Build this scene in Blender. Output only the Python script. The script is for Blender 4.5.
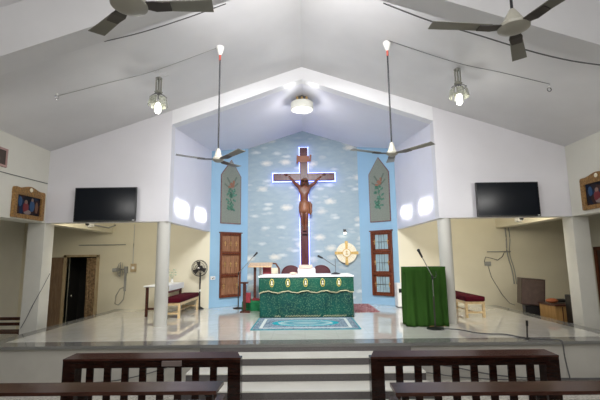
import bpy, bmesh, math, random
from mathutils import Vector, Matrix
random.seed(7)
C = bpy.context.scene.collection
for o in list(bpy.data.objects): bpy.data.objects.remove(o)
PI = math.pi
# ---------------------------------------------------------------- camera
cam = bpy.data.cameras.new('camera'); camo = bpy.data.objects.new('camera', cam); C.objects.link(camo)
cam.sensor_width = 36; cam.lens = 24.0; cam.clip_start = .05; cam.clip_end = 200
R = Matrix(((0.99988178, 0.01308917, 0.00806817), (0.00989248, -0.14591405, -0.98924781), (-0.01177117, 0.98921068, -0.14602629)))
camo.matrix_world = Matrix.Translation((0, 0, 2.0)) @ R.to_4x4()
bpy.context.scene.camera = camo
# ---------------------------------------------------------------- world, lights, exposure
W = bpy.data.worlds.new('world'); bpy.context.scene.world = W; W.use_nodes = True
W.node_tree.nodes['Background'].inputs[0].default_value = (.8, .85, 1, 1)
W.node_tree.nodes['Background'].inputs[1].default_value = .3
vs = bpy.context.scene.view_settings
vs.view_transform = 'Standard'; vs.look = 'None'; vs.gamma = 1; vs.exposure = 0; vs.use_curve_mapping = False
def area(name, loc, target, sx, sy, power, col=(1, 1, 1), spread=180):
    l = bpy.data.lights.new(name, 'AREA'); l.shape = 'RECTANGLE'; l.size = sx; l.size_y = sy
    l.energy = power; l.color = col; l.spread = math.radians(spread)
    o = bpy.data.objects.new(name, l); C.objects.link(o); o.location = loc
    o.rotation_euler = (Vector(target) - Vector(loc)).to_track_quat('-Z', 'Y').to_euler(); return o
def point(name, loc, power, col=(1, 1, 1), r=.1, parent=None):
    l = bpy.data.lights.new(name, 'POINT'); l.energy = power; l.color = col; l.shadow_soft_size = r
    o = bpy.data.objects.new(name, l); C.objects.link(o); o.location = loc; o.parent = parent; return o
area('nave_fill_light', (0, .6, 5.2), (0, 9, 3.2), 5.0, .5, 120, (1, .985, .97))  # added fill above the viewer in place of unseen nave lighting
area('nave_fill_light', (0, -1.5, 3.2), (0, 6, 5.4), 5.0, .5, 70, (1, .985, .98))  # second added fill, behind the viewer and aimed up the nave
area('nave_fill_light', (0, 5.1, 5.62), (0, 8.75, 3.4), 3.0, .2, 72, (1, .985, .99), 150)  # added just above the view to brighten the cross wall; no fitting
area('side_fill_light', (-5.65, 4.7, 3.7), (0, 9.5, 3.2), 1.2, .12, 45, (1, .98, .95))  # added fill out of view at the left, spares the beam face
area('side_fill_light', (5.65, 4.7, 3.7), (0, 9.5, 3.2), 1.2, .12, 45, (1, .98, .95))  # matching added fill out of view at the right
area('nave_fill_light', (0, 5.2, 5.8), (0, 11.0, 1.6), 2.2, .2, 120, (.97, .98, 1), 80)  # added above the view to brighten the sanctuary; no lamp hangs here
area('sanctuary_uplight', (0, 11.36, 1.45), (0, 10.4, 6.2), 1.9, .12, 6, (.95, .96, 1), 110)  # added behind the altar to lift the sanctuary ceiling; no lamp body
area('aisle_fill_light', (-4.6, 9.15, 3.05), (-4.4, 12.1, 1.6), 1.6, .15, 24, (1, .93, .76))  # added warm fill, unseen behind the front wall, for the left aisle
area('aisle_fill_light', (4.6, 9.15, 3.05), (4.4, 12.1, 1.6), 1.6, .15, 31, (1, .93, .76))  # same added warm fill for the right aisle
for s in (-1, 1):      # added narrow beams without fittings, standing in for reflections on the inner side walls
    area('wall_beam_light', (s * 2.78, 9.72, 3.34), (-s * 2.9, 9.62, 3.24), .85, .22, 3.4, (1, 1, 1), 4)
    area('wall_beam_light', (s * 2.78, 11.0, 3.36), (-s * 2.9, 11.15, 3.26), .95, .22, 3.8, (1, 1, 1), 4)

# ---------------------------------------------------------------- materials
def mat(name, col, rough=.5, metal=0, spec=.5, noise=None, bump=None, emit=None, coat=0, trans=0):
    """noise=(scale, strength, (stretch))  bump=(scale, strength)"""
    m = bpy.data.materials.new(name); m.use_nodes = True; nt = m.node_tree; b = nt.nodes['Principled BSDF']
    b.inputs['Base Color'].default_value = (*col, 1); b.inputs['Roughness'].default_value = rough
    b.inputs['Metallic'].default_value = metal; b.inputs['Specular IOR Level'].default_value = spec
    b.inputs['Coat Weight'].default_value = coat; b.inputs['Transmission Weight'].default_value = trans
    if emit:
        b.inputs['Emission Color'].default_value = (*emit[0], 1); b.inputs['Emission Strength'].default_value = emit[1]
    tc = nt.nodes.new('ShaderNodeTexCoord')
    if noise:
        mp = nt.nodes.new('ShaderNodeMapping'); mp.inputs['Scale'].default_value = noise[2] if len(noise) > 2 else (1, 1, 1)
        n = nt.nodes.new('ShaderNodeTexNoise'); n.inputs['Scale'].default_value = noise[0]; n.inputs['Detail'].default_value = 4
        r = nt.nodes.new('ShaderNodeValToRGB'); k = noise[1]
        r.color_ramp.elements[0].position = .3; r.color_ramp.elements[1].position = .7
        r.color_ramp.elements[0].color = (*[max(0, c * (1 - k)) for c in col], 1)
        r.color_ramp.elements[1].color = (*[min(1, c * (1 + k)) for c in col], 1)
        nt.links.new(tc.outputs['Object'], mp.inputs[0]); nt.links.new(mp.outputs[0], n.inputs['Vector'])
        nt.links.new(n.outputs['Fac'], r.inputs[0]); nt.links.new(r.outputs[0], b.inputs['Base Color'])
    if bump:
        n = nt.nodes.new('ShaderNodeTexNoise'); n.inputs['Scale'].default_value = bump[0]; n.inputs['Detail'].default_value = 3
        bp = nt.nodes.new('ShaderNodeBump'); bp.inputs['Strength'].default_value = bump[1]; bp.inputs['Distance'].default_value = .02
        nt.links.new(tc.outputs['Object'], n.inputs['Vector']); nt.links.new(n.outputs['Fac'], bp.inputs['Height'])
        nt.links.new(bp.outputs[0], b.inputs['Normal'])
    return m
def ramp(nt, fac, stops):
    r = nt.nodes.new('ShaderNodeValToRGB'); e = r.color_ramp.elements
    e[0].position, e[0].color = stops[0][0], (*stops[0][1], 1); e[1].position, e[1].color = stops[-1][0], (*stops[-1][1], 1)
    for p, c in stops[1:-1]: q = e.new(p); q.color = (*c, 1)
    nt.links.new(fac, r.inputs[0]); return r.outputs[0]
def mixc(nt, fac, a, b):
    x = nt.nodes.new('ShaderNodeMix'); x.data_type = 'RGBA'; nt.links.new(fac, x.inputs[0])
    for s, v in ((x.inputs[6], a), (x.inputs[7], b)):
        if isinstance(v, tuple): s.default_value = (*v, 1)
        else: nt.links.new(v, s)
    return x.outputs[2]
def texco(nt, scale=(1, 1, 1), rot=(0, 0, 0), loc=(0, 0, 0), kind='Object'):
    tc = nt.nodes.new('ShaderNodeTexCoord'); mp = nt.nodes.new('ShaderNodeMapping')
    mp.inputs['Scale'].default_value = scale; mp.inputs['Rotation'].default_value = rot; mp.inputs['Location'].default_value = loc
    nt.links.new(tc.outputs[kind], mp.inputs[0]); return mp.outputs[0]
def noise(nt, vec, sc, det=3, dist=0):
    n = nt.nodes.new('ShaderNodeTexNoise'); n.inputs['Scale'].default_value = sc; n.inputs['Detail'].default_value = det
    n.inputs['Distortion'].default_value = dist; nt.links.new(vec, n.inputs['Vector']); return n.outputs['Fac']
def setcol(m, out): m.node_tree.links.new(out, m.node_tree.nodes['Principled BSDF'].inputs['Base Color'])

M = {}
M['paint'] = mat('lavender_wall_paint', (.69, .68, .71), .3, noise=(1.3, .03))
M['ceiling'] = mat('ceiling_paint', (.66, .655, .665), .55, noise=(1.1, .05))
M['band'] = mat('white_beam_paint', (.80, .80, .82), .4)
M['sanct'] = mat('sanctuary_ceiling_paint', (.72, .72, .80), .4, noise=(1.5, .02))
M['cream'] = mat('cream_wall_paint', (.74, .69, .54), .4, noise=(1.2, .04))
M['pillar'] = mat('pillar_paint', (.70, .69, .63), .5, noise=(2, .05))
M['column'] = mat('column_paint', (.58, .57, .52), .4)
M['navewall'] = mat('nave_wall_paint', (.70, .69, .62), .5, noise=(1.5, .03))
M['blue'] = mat('pale_blue_paint', (.29, .48, .64), .4, noise=(1.5, .03))
M['front'] = mat('stage_front_plaster', (.50, .485, .44), .35, noise=(2.5, .06))
M['granite'] = mat('dark_granite', (.105, .095, .095), .25, noise=(180, .35))
M['border'] = mat('grey_granite_border', (.20, .20, .19), .08, noise=(120, .3))
M['tread'] = mat('white_tread_tile', (.86, .85, .78), .2, noise=(3, .03))
# glossy stage tile: white with faint veins and joints
m = M['tile'] = mat('glossy_white_floor_tile', (.8, .79, .74), .04, spec=1.0, coat=.5)
m.node_tree.nodes['Principled BSDF'].inputs['Coat Roughness'].default_value = .02
nt = m.node_tree; v = texco(nt)
nf = noise(nt, v, 1.2, 6, 1.5)
c1 = ramp(nt, nf, [(.42, (.74, .73, .67)), (.5, (.70, .69, .63)), (.58, (.75, .74, .69))])
br = nt.nodes.new('ShaderNodeTexBrick'); br.offset = 0; br.inputs['Scale'].default_value = 1; br.inputs['Brick Width'].default_value = .6
br.inputs['Row Height'].default_value = .6; br.inputs['Mortar Size'].default_value = .004
nt.links.new(v, br.inputs['Vector']); setcol(m, mixc(nt, br.outputs['Fac'], c1, (.62, .61, .56)))
m = M['terrazzo'] = mat('speckled_mosaic_floor', (.5, .48, .43), .3)
nt = m.node_tree; v = texco(nt); vo = nt.nodes.new('ShaderNodeTexVoronoi'); vo.inputs['Scale'].default_value = 55
nt.links.new(v, vo.inputs['Vector']); sp = nt.nodes.new('ShaderNodeSeparateColor'); nt.links.new(vo.outputs['Color'], sp.inputs[0])
setcol(m, ramp(nt, sp.outputs[0], [(0, (.22, .20, .17)), (.35, (.48, .46, .41)), (1, (.66, .64, .58))]))
# cloud wallpaper
m = M['wallpaper'] = mat('cloud_wallpaper', (.5, .68, .8), .5)
nt = m.node_tree
def cloudmask(sc, loc, lo, hi, rnd):
    v = texco(nt, sc, loc=loc)
    nn = nt.nodes.new('ShaderNodeTexNoise'); nn.inputs['Scale'].default_value = 9; nn.inputs['Detail'].default_value = 4
    nt.links.new(texco(nt, (1, 1, 1.8)), nn.inputs['Vector'])
    k = nt.nodes.new('ShaderNodeVectorMath'); k.operation = 'MULTIPLY_ADD'; k.inputs[1].default_value = (.38, 0, .38); k.inputs[2].default_value = (-.19, 0, -.19)
    nt.links.new(nn.outputs['Color'], k.inputs[0])
    ad = nt.nodes.new('ShaderNodeVectorMath'); ad.operation = 'ADD'; nt.links.new(v, ad.inputs[0]); nt.links.new(k.outputs[0], ad.inputs[1])
    fl = nt.nodes.new('ShaderNodeVectorMath'); fl.operation = 'MULTIPLY'; fl.inputs[1].default_value = (1, 0, 1); nt.links.new(ad.outputs[0], fl.inputs[0])
    vo = nt.nodes.new('ShaderNodeTexVoronoi'); vo.inputs['Scale'].default_value = 1; vo.inputs['Randomness'].default_value = rnd
    nt.links.new(fl.outputs[0], vo.inputs['Vector'])
    bw = nt.nodes.new('ShaderNodeRGBToBW'); nt.links.new(ramp(nt, vo.outputs['Distance'], [(lo, (1, 1, 1)), (hi, (0, 0, 0))]), bw.inputs[0]); return bw.outputs[0]
bg = ramp(nt, noise(nt, texco(nt, (1, 1, 2.5)), 3.0, 4, .3), [(.35, (.275, .365, .43)), (.52, (.30, .39, .445)), (.68, (.325, .415, .46))])
c = mixc(nt, cloudmask((1.55, 1, 3.1), (.2, 0, .1), .10, .38, .75), bg, (.66, .65, .59))
setcol(m, mixc(nt, cloudmask((1.9, 1, 5.2), (.7, 0, .45), .10, .36, .8), c, (.55, .60, .60)))
def wood(name, c1, c2, sc=(1, 1, 14), rough=.35, n=3):
    m = mat(name, c1, rough); nt = m.node_tree
    m.node_tree.nodes['Principled BSDF'].inputs['Specular IOR Level'].default_value = .3
    setcol(m, ramp(nt, noise(nt, texco(nt, sc), n, 5, .8), [(.35, c1), (.65, c2)])); return m
M['pew'] = wood('polished_mahogany', (.010, .004, .003), (.026, .009, .006), (2, 14, 14), .14)
M['pewtop'] = wood('pew_top_varnish', (.040, .016, .011), (.075, .030, .021), (2, 14, 14), .18)
M['cross'] = wood('maroon_cross_wood', (.055, .009, .013), (.10, .018, .022), (6, 6, 1.5), .3)
M['frame'] = wood('window_frame_wood', (.10, .026, .012), (.17, .048, .02), (8, 8, 1.5), .35)
M['shutter'] = wood('shutter_plank_wood', (.20, .09, .045), (.33, .17, .09), (10, 10, 1.2), .4)
M['benchwood'] = wood('pale_bench_wood', (.60, .43, .22), (.74, .56, .32), (5, 5, 5), .4)
M['tablewood'] = wood('dark_table_wood', (.05, .018, .012), (.09, .03, .02), (5, 5, 5), .35)
M['lecternwood'] = wood('light_lectern_wood', (.52, .34, .20), (.66, .47, .30), (8, 4, 4), .35)
M['door'] = wood('brown_door_wood', (.20, .125, .075), (.27, .18, .11), (6, 6, 1), .5)
M['doorframe'] = wood('tan_door_frame', (.40, .30, .17), (.50, .39, .24), (6, 6, 1), .5)
M['cabinet'] = wood('orange_brown_cabinet', (.36, .20, .07), (.46, .27, .10), (6, 6, 1), .45)
M['gilt'] = mat('carved_gilt_frame', (.29, .155, .045), .45, .2, noise=(30, .4), bump=(45, .7))
M['corpus'] = mat('carved_brown_wood', (.15, .045, .022), .35, noise=(9, .25), bump=(40, .25))
M['loin'] = mat('carved_loincloth_wood', (.24, .09, .04), .4, noise=(9, .2), bump=(30, .3))
M['hair'] = mat('dark_carved_hair', (.05, .018, .012), .5, bump=(60, .6))
M['title'] = mat('title_scroll_wood', (.28, .11, .06), .45, bump=(50, .5))
M['led'] = mat('led_strip', (.8, .85, 1), .5, emit=((.22, .27, 1.0), 3.6))
M['black'] = mat('black_plastic', (.012, .012, .013), .35)
M['screen'] = mat('tv_screen', (.004, .006, .010), .2, spec=.12)
M['chrome'] = mat('brushed_steel', (.62, .62, .62), .25, 1)
M['grey'] = mat('grey_plastic', (.30, .30, .28), .5)
M['white'] = mat('white_plastic', (.78, .77, .74), .4)
M['cloth_white'] = mat('white_altar_linen', (.85, .86, .86), .7, bump=(25, .3))
M['maroon'] = mat('maroon_velvet', (.07, .005, .012), .9, spec=.1, bump=(120, .3))
M['chairvel'] = mat('maroon_upholstery', (.07, .010, .016), .5, noise=(20, .2))
M['greencloth'] = mat('green_cloth', (.026, .072, .012), .95, spec=.1, noise=(5, .12, (3, 3, .4)))
M['greencarpet'] = mat('green_carpet', (.01, .16, .055), .95, noise=(60, .3))
M['brass'] = mat('brass_ornament', (.62, .42, .16), .35, .6)
M['fanblade'] = mat('taupe_fan_blade', (.20, .195, .165), .3, .3)
M['fandark'] = mat('dark_fan_bracket', (.035, .028, .026), .35)
M['fanhub'] = mat('ivory_fan_hub', (.36, .345, .29), .35)
M['rod'] = mat('steel_fan_rod', (.035, .035, .038), .6, 0, .1)
M['red'] = mat('red_tape', (.45, .08, .06), .5)
M['redpaint'] = mat('dark_red_paint', (.22, .015, .025), .5)
M['wire'] = mat('grey_wire', (.10, .10, .10), .6)
M['lightwire'] = mat('light_wire', (.55, .55, .53), .6)
M['bulb'] = mat('lit_bulb', (1, 1, .95), .4, emit=((1, .98, .86), 6))
M['lampshade'] = mat('drum_lamp_shade', (.62, .62, .55), .35, emit=((1, .98, .88), .12))
M['cutglass'] = mat('pendant_glass', (.42, .43, .36), .12, noise=(40, .4), trans=.35)
M['stemglass'] = mat('smoky_glass_stem', (.22, .22, .19), .2)
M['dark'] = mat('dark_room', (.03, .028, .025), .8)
M['paneglass'] = mat('blue_window_pane', (.30, .42, .46), .12, noise=(14, .35, (5, 5, .25)))
M['curtain'] = mat('patterned_curtain', (.26, .17, .09), .9, noise=(16, .6))
M['navy'] = mat('blue_mat', (.03, .07, .22), .8)
M['speakerfront'] = mat('brown_speaker_front', (.085, .055, .045), .5, noise=(9, .2))
M['speakerbrown'] = mat('brown_speaker_box', (.055, .032, .024), .4, noise=(9, .2))
M['flower'] = mat('white_green_sprig', (.45, .52, .38), .7, noise=(50, .5))
M['bannertrim'] = mat('banner_border', (.20, .10, .10), .8, noise=(30, .6))
M['bannercloth'] = mat('sage_banner_cloth', (.20, .225, .19), .85, noise=(30, .12))
M['leaf'] = mat('green_banner_leaf', (.07, .19, .13), .8, noise=(20, .4))
M['greyleaf'] = mat('grey_green_banner_print', (.12, .16, .125), .8)
M['orange'] = mat('rust_orange_print', (.26, .12, .08), .8)
M['emcream'] = mat('plaque_cream', (.80, .73, .56), .4, noise=(9, .1)); M['gold2'] = mat('plaque_gold', (.60, .40, .13), .35, .3, noise=(25, .3)); M['emray'] = mat('plaque_rays', (.55, .50, .36), .5)
for n_, c_ in (('skin_paint', (.22, .13, .10)), ('redpaint2', (.16, .012, .018)), ('bluepaint', (.012, .06, .16)), ('palepaint', (.24, .19, .18)), ('brownpaint', (.16, .07, .04))): M[n_] = mat(n_, c_, .5)
M['pinkframe'] = mat('pinkish_frame', (.42, .26, .24), .5)
M['bookpage'] = mat('tan_book_page', (.66, .48, .38), .7)
M['bagorange'] = mat('orange_cloth', (.32, .09, .03), .7)
M['plate'] = mat('brushed_plate', (.30, .24, .22), .3, .3)
# patterned altar cloth: green brocade with pale gold flecks
def brocade(name, base, dark, fleck, sc):
    m = mat(name, base, .5, spec=.25); nt = m.node_tree; v = texco(nt)
    vo = nt.nodes.new('ShaderNodeTexVoronoi'); vo.inputs['Scale'].default_value = sc; vo.inputs['Randomness'].default_value = .8
    nt.links.new(v, vo.inputs['Vector'])
    a = ramp(nt, noise(nt, v, 2.5, 3), [(.35, dark), (.65, base)])
    f = ramp(nt, vo.outputs['Distance'], [(.16, (1, 1, 1)), (.36, (0, 0, 0))])
    bw = nt.nodes.new('ShaderNodeRGBToBW'); nt.links.new(f, bw.inputs[0]); setcol(m, mixc(nt, bw.outputs[0], a, fleck)); return m
M['brocade'] = brocade('green_brocade', (.003, .068, .052), (.002, .038, .036), (.13, .24, .13), 34)
M['brocade2'] = brocade('green_brocade_overlay', (.004, .085, .052), (.003, .055, .038), (.12, .22, .11), 38)
M['lace'] = mat('gold_lace_trim', (.42, .40, .24), .5, noise=(60, .5))
M['goldthread'] = mat('gold_thread', (.62, .50, .10), .45, noise=(40, .4))
M['darkthread'] = mat('dark_green_thread', (.02, .06, .03), .6)

# ---------------------------------------------------------------- mesh helpers
class MB:
    def __init__(s): s.b = bmesh.new()
    def box(s, c, d, rot=None, bev=0):
        mt = Matrix.Translation(c) @ (rot.to_4x4() if rot else Matrix.Identity(4)) @ Matrix.Diagonal((*d, 1))
        r = bmesh.ops.create_cube(s.b, size=1, matrix=mt)
        if bev:
            ed = list({e for v in r['verts'] for e in v.link_edges})
            bmesh.ops.bevel(s.b, geom=ed, offset=bev, segments=2, affect='EDGES', profile=.6)
        return s
    def mm(s, x0, x1, y0, y1, z0, z1, bev=0):
        return s.box(((x0 + x1) / 2, (y0 + y1) / 2, (z0 + z1) / 2), (abs(x1 - x0), abs(y1 - y0), abs(z1 - z0)), bev=bev)
    def cyl(s, a, b, r, r2=None, n=16):
        a, b = Vector(a), Vector(b); d = b - a
        mt = Matrix.Translation((a + b) / 2) @ d.to_track_quat('Z', 'Y').to_matrix().to_4x4()
        bmesh.ops.create_cone(s.b, cap_ends=True, segments=n, radius1=r, radius2=r if r2 is None else r2, depth=d.length, matrix=mt)
        return s
    def ball(s, c, r, sc=(1, 1, 1), n=14):
        bmesh.ops.create_uvsphere(s.b, u_segments=n, v_segments=max(6, n // 2 + 2), radius=r, matrix=Matrix.Translation(c) @ Matrix.Diagonal((*sc, 1)))
        return s
    def tube(s, pts, r, n=8, closed=False):
        pts = [Vector(p) for p in pts]; rings = []; N = len(pts)
        for i, p in enumerate(pts):
            if closed: t = pts[(i + 1) % N] - pts[i - 1]
            else: t = pts[min(i + 1, N - 1)] - pts[max(i - 1, 0)]
            q = t.to_track_quat('Z', 'Y')
            rr = r[i] if isinstance(r, (list, tuple)) else r
            rings.append([s.b.verts.new(p + q @ Vector((math.cos(2 * PI * k / n) * rr, math.sin(2 * PI * k / n) * rr, 0))) for k in range(n)])
        for i in range(N if closed else N - 1):
            A, B = rings[i], rings[(i + 1) % N]
            for k in range(n): s.b.faces.new((A[k], A[(k + 1) % n], B[(k + 1) % n], B[k]))
        if not closed:
            s.b.faces.new(list(reversed(rings[0]))); s.b.faces.new(rings[-1])
        return s
    def lathe(s, prof, c=(0, 0, 0), n=24, cap=True):
        rings = [[s.b.verts.new((c[0] + r * math.cos(2 * PI * k / n), c[1] + r * math.sin(2 * PI * k / n), c[2] + z)) for k in range(n)] for r, z in prof]
        for A, B in zip(rings, rings[1:]):
            for k in range(n): s.b.faces.new((A[k], A[(k + 1) % n], B[(k + 1) % n], B[k]))
        if cap: s.b.faces.new(list(reversed(rings[0]))); s.b.faces.new(rings[-1])
        return s
    def prism(s, poly, ext):
        ext = Vector(ext); A = [s.b.verts.new(p) for p in poly]; B = [s.b.verts.new(Vector(p) + ext) for p in poly]; n = len(A)
        s.b.faces.new(A); s.b.faces.new(list(reversed(B)))
        for k in range(n): s.b.faces.new((A[k], B[k], B[(k + 1) % n], A[(k + 1) % n]))
        return s
    def hexa(s, lo, hi):       # two quads -> solid
        return s.loft([lo, hi])
    def loft(s, rings):
        R_ = [[s.b.verts.new(p) for p in r] for r in rings]; n = len(R_[0])
        for A, B in zip(R_, R_[1:]):
            for k in range(n): s.b.faces.new((A[k], A[(k + 1) % n], B[(k + 1) % n], B[k]))
        s.b.faces.new(list(reversed(R_[0]))); s.b.faces.new(R_[-1]); return s
    def sheet(s, f, nu, nv, thick=0):
        V = [[s.b.verts.new(f(i / nu, j / nv)) for j in range(nv + 1)] for i in range(nu + 1)]
        for i in range(nu):
            for j in range(nv): s.b.faces.new((V[i][j], V[i + 1][j], V[i + 1][j + 1], V[i][j + 1]))
        return s
    def out(s, name, m, parent=None, loc=(0, 0, 0), smooth=False, rz=0, solid=0):
        bmesh.ops.recalc_face_normals(s.b, faces=s.b.faces)
        me = bpy.data.meshes.new(name); s.b.to_mesh(me); s.b.free()
        for x in (m if isinstance(m, list) else [m]): me.materials.append(M[x] if isinstance(x, str) else x)
        o = bpy.data.objects.new(name, me); C.objects.link(o); o.parent = parent; o.location = loc; o.rotation_euler = (0, 0, rz)
        if smooth:
            for p in me.polygons: p.use_smooth = True
            if smooth != 'all': me.set_sharp_from_angle(angle=math.radians(40))
        if solid:
            sm = o.modifiers.new('thickness', 'SOLIDIFY'); sm.thickness = solid; sm.offset = 0
        return o
def tag(o, label, cat, group=None, kind=None):
    o['label'] = label; o['category'] = cat
    if group: o['group'] = group
    if kind: o['kind'] = kind
    return o
def thing(name, label, cat, loc=(0, 0, 0), rz=0, group=None):
    o = bpy.data.objects.new(name, None); C.objects.link(o); o.location = loc; o.rotation_euler = (0, 0, rz); o.empty_display_size = .1
    return tag(o, label, cat, group)
def struct(o, label, cat=None):
    o['kind'] = 'structure'; o['label'] = label; o['category'] = cat or o.name.split('_')[0].split('.')[0]; return o
def dup(root, loc, rz, label, group=None):
    def cp(o, par):
        c = o.copy(); C.objects.link(c); c.parent = par
        for ch in o.children: cp(ch, c)
        return c
    r = cp(root, None); r.location = loc; r.rotation_euler = (0, 0, rz); r['label'] = label
    if group: r['group'] = group
    return r

# ================================================================ STRUCTURE
XI = {-1: 5.71, 1: 5.87}; S = .6      # inner faces of the nave side walls
struct(MB().mm(-8.7, 8.7, -3.2, 12.4, -.2, 0).out('floor', 'terrazzo'), 'speckled grey mosaic floor of the nave')
# stage platform: body, tile field, granite border
st = struct(MB().mm(-5.55, 5.55, 7.0, 13.1, 0, .56).out('stage_platform', 'front'), 'raised stage with plain grey plaster front', 'stage')
MB().mm(-5.3, 5.3, 7.32, 13.1, .56, .602).out('floor_tiles', 'tile', st)
b = MB(); b.mm(-5.6, 5.6, 6.95, 7.32, .55, .6); b.mm(-5.6, -5.3, 7.32, 12.1, .55, .6); b.mm(5.3, 5.6, 7.32, 12.1, .55, .6)
b.out('granite_border', 'border', st)
stp = struct(MB().mm(-1.75, 1.75, 6.935, 7.0, .01, .55).out('stage_steps', 'granite'), 'dark granite steps with white treads up to the stage', 'steps')
for k in range(4):
    z = .48 - .12 * k; y1 = 6.95 - .41 * k; y0 = y1 - .41
    MB().mm(-1.75, 1.75, y0 + .005, 6.94, max(0, z - .12) + .004, z - .018).out('riser', 'granite', stp)
    MB().mm(-1.75, 1.75, y0, 6.94, z - .018, z).out('tread', 'tread', stp)
# cross wall with the gabled opening
for s, nm in ((-1, 'left'), (1, 'right')):
    b = MB().prism([(s * 6.1, 8.75, 2.855), (s * 2.97, 8.75, 2.855), (s * 2.97, 8.75, 5.07), (s * 2.97, 8.75, 6.42 - .34 * 2.97 + .02), (s * 6.1, 8.75, 4.37)], (0, .25, 0))
    struct(b.out('wall_front_' + nm, 'paint'), f'{nm} half of the pale lavender wall hung with a television')
    b = MB().prism([(s * XI[s], -3, 2.855), (s * 6.12, -3, 2.855), (s * 6.12, -3, 4.42), (s * XI[s], -3, 4.50)], (0, 11.75, 0))
    struct(b.out('wall_' + nm, 'navewall'), f'upper {nm} wall of the nave with a gilt framed picture')
    struct(MB().prism([(s * 2.97, 8.99, 2.855), (s * 3.12, 8.99, 2.855), (s * 2.98, 12.1, 2.855), (s * 2.83, 12.1, 2.855)], (0, 0, 2.75)).out('wall_sanctuary_' + nm, 'sanct'),
           f'{nm} inner side wall of the sanctuary above the opening')
    # aisle back wall (left one with a door opening)
    b = MB()
    if s < 0:
        b.mm(-2.83, -6.22, 12.1, 12.25, 0, 3.4); b.mm(-6.22, -7.12, 12.1, 12.25, 2.15, 3.4); b.mm(-7.12, -8.5, 12.1, 12.25, 0, 3.4)
    else: b.mm(2.83, 8.5, 12.1, 12.25, 0, 3.4)
    struct(b.out('wall_back_' + nm, 'cream'), f'cream back wall of the {nm} aisle')
    struct(MB().mm(s * 8.5, s * 8.65, -3, 12.25, 0, 3.4).out('wall_outer_' + nm, 'navewall'), f'dim outer wall of the {nm} aisle')
    struct(MB().mm(s * 5.79, s * 6.1, 9.0, 12.1, 2.855, 3.3).out('trim_' + ('1' if s < 0 else '2'), 'cream'), f'cream beam over the {nm} edge of the stage')
    b = MB().mm(s * 3.13, s * 8.6, 9.0, 12.1, 3.3, 3.45).mm(s * 6.12, s * 8.6, -3, 9.0, 3.3, 3.45)
    struct(b.out('ceiling_aisle_' + nm, 'cream'), f'flat ceiling of the {nm} aisle', 'ceiling')
    # apse: angled blue wall
    a, c = Vector((s * 2.83, 12.1, 0)), Vector((s * 1.82, 13.0, 0)); n = Vector((s * .9, 1.01, 0)).normalized() * .12
    struct(MB().hexa([a, c, c + n, a + n], [a + Vector((0, 0, 5.62)), c + Vector((0, 0, 5.95)), c + n + Vector((0, 0, 5.95)), a + n + Vector((0, 0, 5.62))]).out('wall_apse_' + nm, 'blue'),
           f'angled pale blue wall at the {nm} of the cross')
    # square pillar and round column
    struct(MB().mm(s * XI[s], s * (6.08 if s < 0 else 6.22), 8.76, 9.1, 0, 2.855, .004).out('pillar', 'pillar'), f'square cream pillar at the {nm} edge of the stage', 'pillar')
    struct(MB().cyl((s * 3.12, 8.9, .6), (s * 3.12, 8.9, 2.86), .142, n=40).out('column', 'column', smooth=True), f'round white column on the {nm} side of the stage', 'column')
    for k in range(2):
        struct(MB().mm(s * XI[s], s * 6.12, 4.2 - k * 4.6, 4.6 - k * 4.6, 0, 2.855).out('pillar', 'pillar'), f'square pillar further down the {nm} side of the nave', 'pillar')
struct(MB().prism([(-2.97, 8.75, 5.07), (0, 8.75, 6.12), (2.97, 8.75, 5.07), (2.97, 8.75, 6.42 - .34 * 2.97 + .02), (0, 8.75, 6.44), (-2.97, 8.75, 6.42 - .34 * 2.97 + .02)], (0, .25, 0)).out('trim_3', 'band'),
       'bright white gable band above the sanctuary opening')
struct(MB().prism([(-1.82, 13.0, .5), (1.82, 13.0, .5), (1.82, 13.0, 5.85), (0, 13.0, 6.4), (-1.82, 13.0, 5.85)], (0, .15, 0)).out('wall_back', 'wallpaper'),
       'back wall papered with white clouds on pale blue behind the cross')
struct(MB().mm(-8.6, 8.6, -3.2, -3.0, 0, 6.5).out('wall_nave_end', 'navewall'), 'far end wall of the nave behind the viewer')
b = MB()
for s in (-1, 1):
    b.prism([(0, -3, 6.42), (s * 6.3, -3, 6.42 - .34 * 6.3), (s * 6.3, -3, 6.6 - .34 * 6.3), (0, -3, 6.6)], (0, 11.76, 0))
struct(b.out('ceiling', 'ceiling'), 'sloping pale grey gabled ceiling of the nave')
b = MB()
lo = lambda z: [(-2.99, 8.99, 5.065 + z), (0, 8.99, 6.12 + z), (2.99, 8.99, 5.065 + z), (2.95, 12.15, 5.34 + z), (1.80, 13.06, 5.69 + z), (0, 13.06, 6.27 + z), (-1.80, 13.06, 5.69 + z), (-2.95, 12.15, 5.34 + z)]
for s in (-1, 1):
    for poly in ([(0, 8.99, 6.115), (s * 3.05, 8.99, 5.04), (s * 2.95, 12.15, 5.33)], [(0, 8.99, 6.115), (s * 2.95, 12.15, 5.33), (s * 1.80, 13.06, 5.69)], [(0, 8.99, 6.115), (s * 1.80, 13.06, 5.69), (0, 13.06, 6.27)]):
        vv = [b.b.verts.new(p) for p in poly]; b.b.faces.new(vv)
bmesh.ops.remove_doubles(b.b, verts=b.b.verts, dist=.001)
ex = bmesh.ops.extrude_face_region(b.b, geom=b.b.faces[:]); bmesh.ops.translate(b.b, vec=(0, 0, .2), verts=[g for g in ex['geom'] if isinstance(g, bmesh.types.BMVert)])
struct(b.out('ceiling_sanctuary', 'sanct'), 'pale lavender gabled ceiling over the sanctuary', 'ceiling')
b = MB()
for s in (-1, 1):
    b.prism([(0, 4.55, 5.75), (s * 5.78, 4.55, 5.75 - .34 * 5.78), (s * 5.78, 4.55, 6.45 - .34 * 5.78), (0, 4.55, 6.45)], (0, .335, 0))
struct(b.out('trim_4', 'ceiling'), 'deep painted beam following the slope of the nave ceiling', 'beam')
b = MB()
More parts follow.
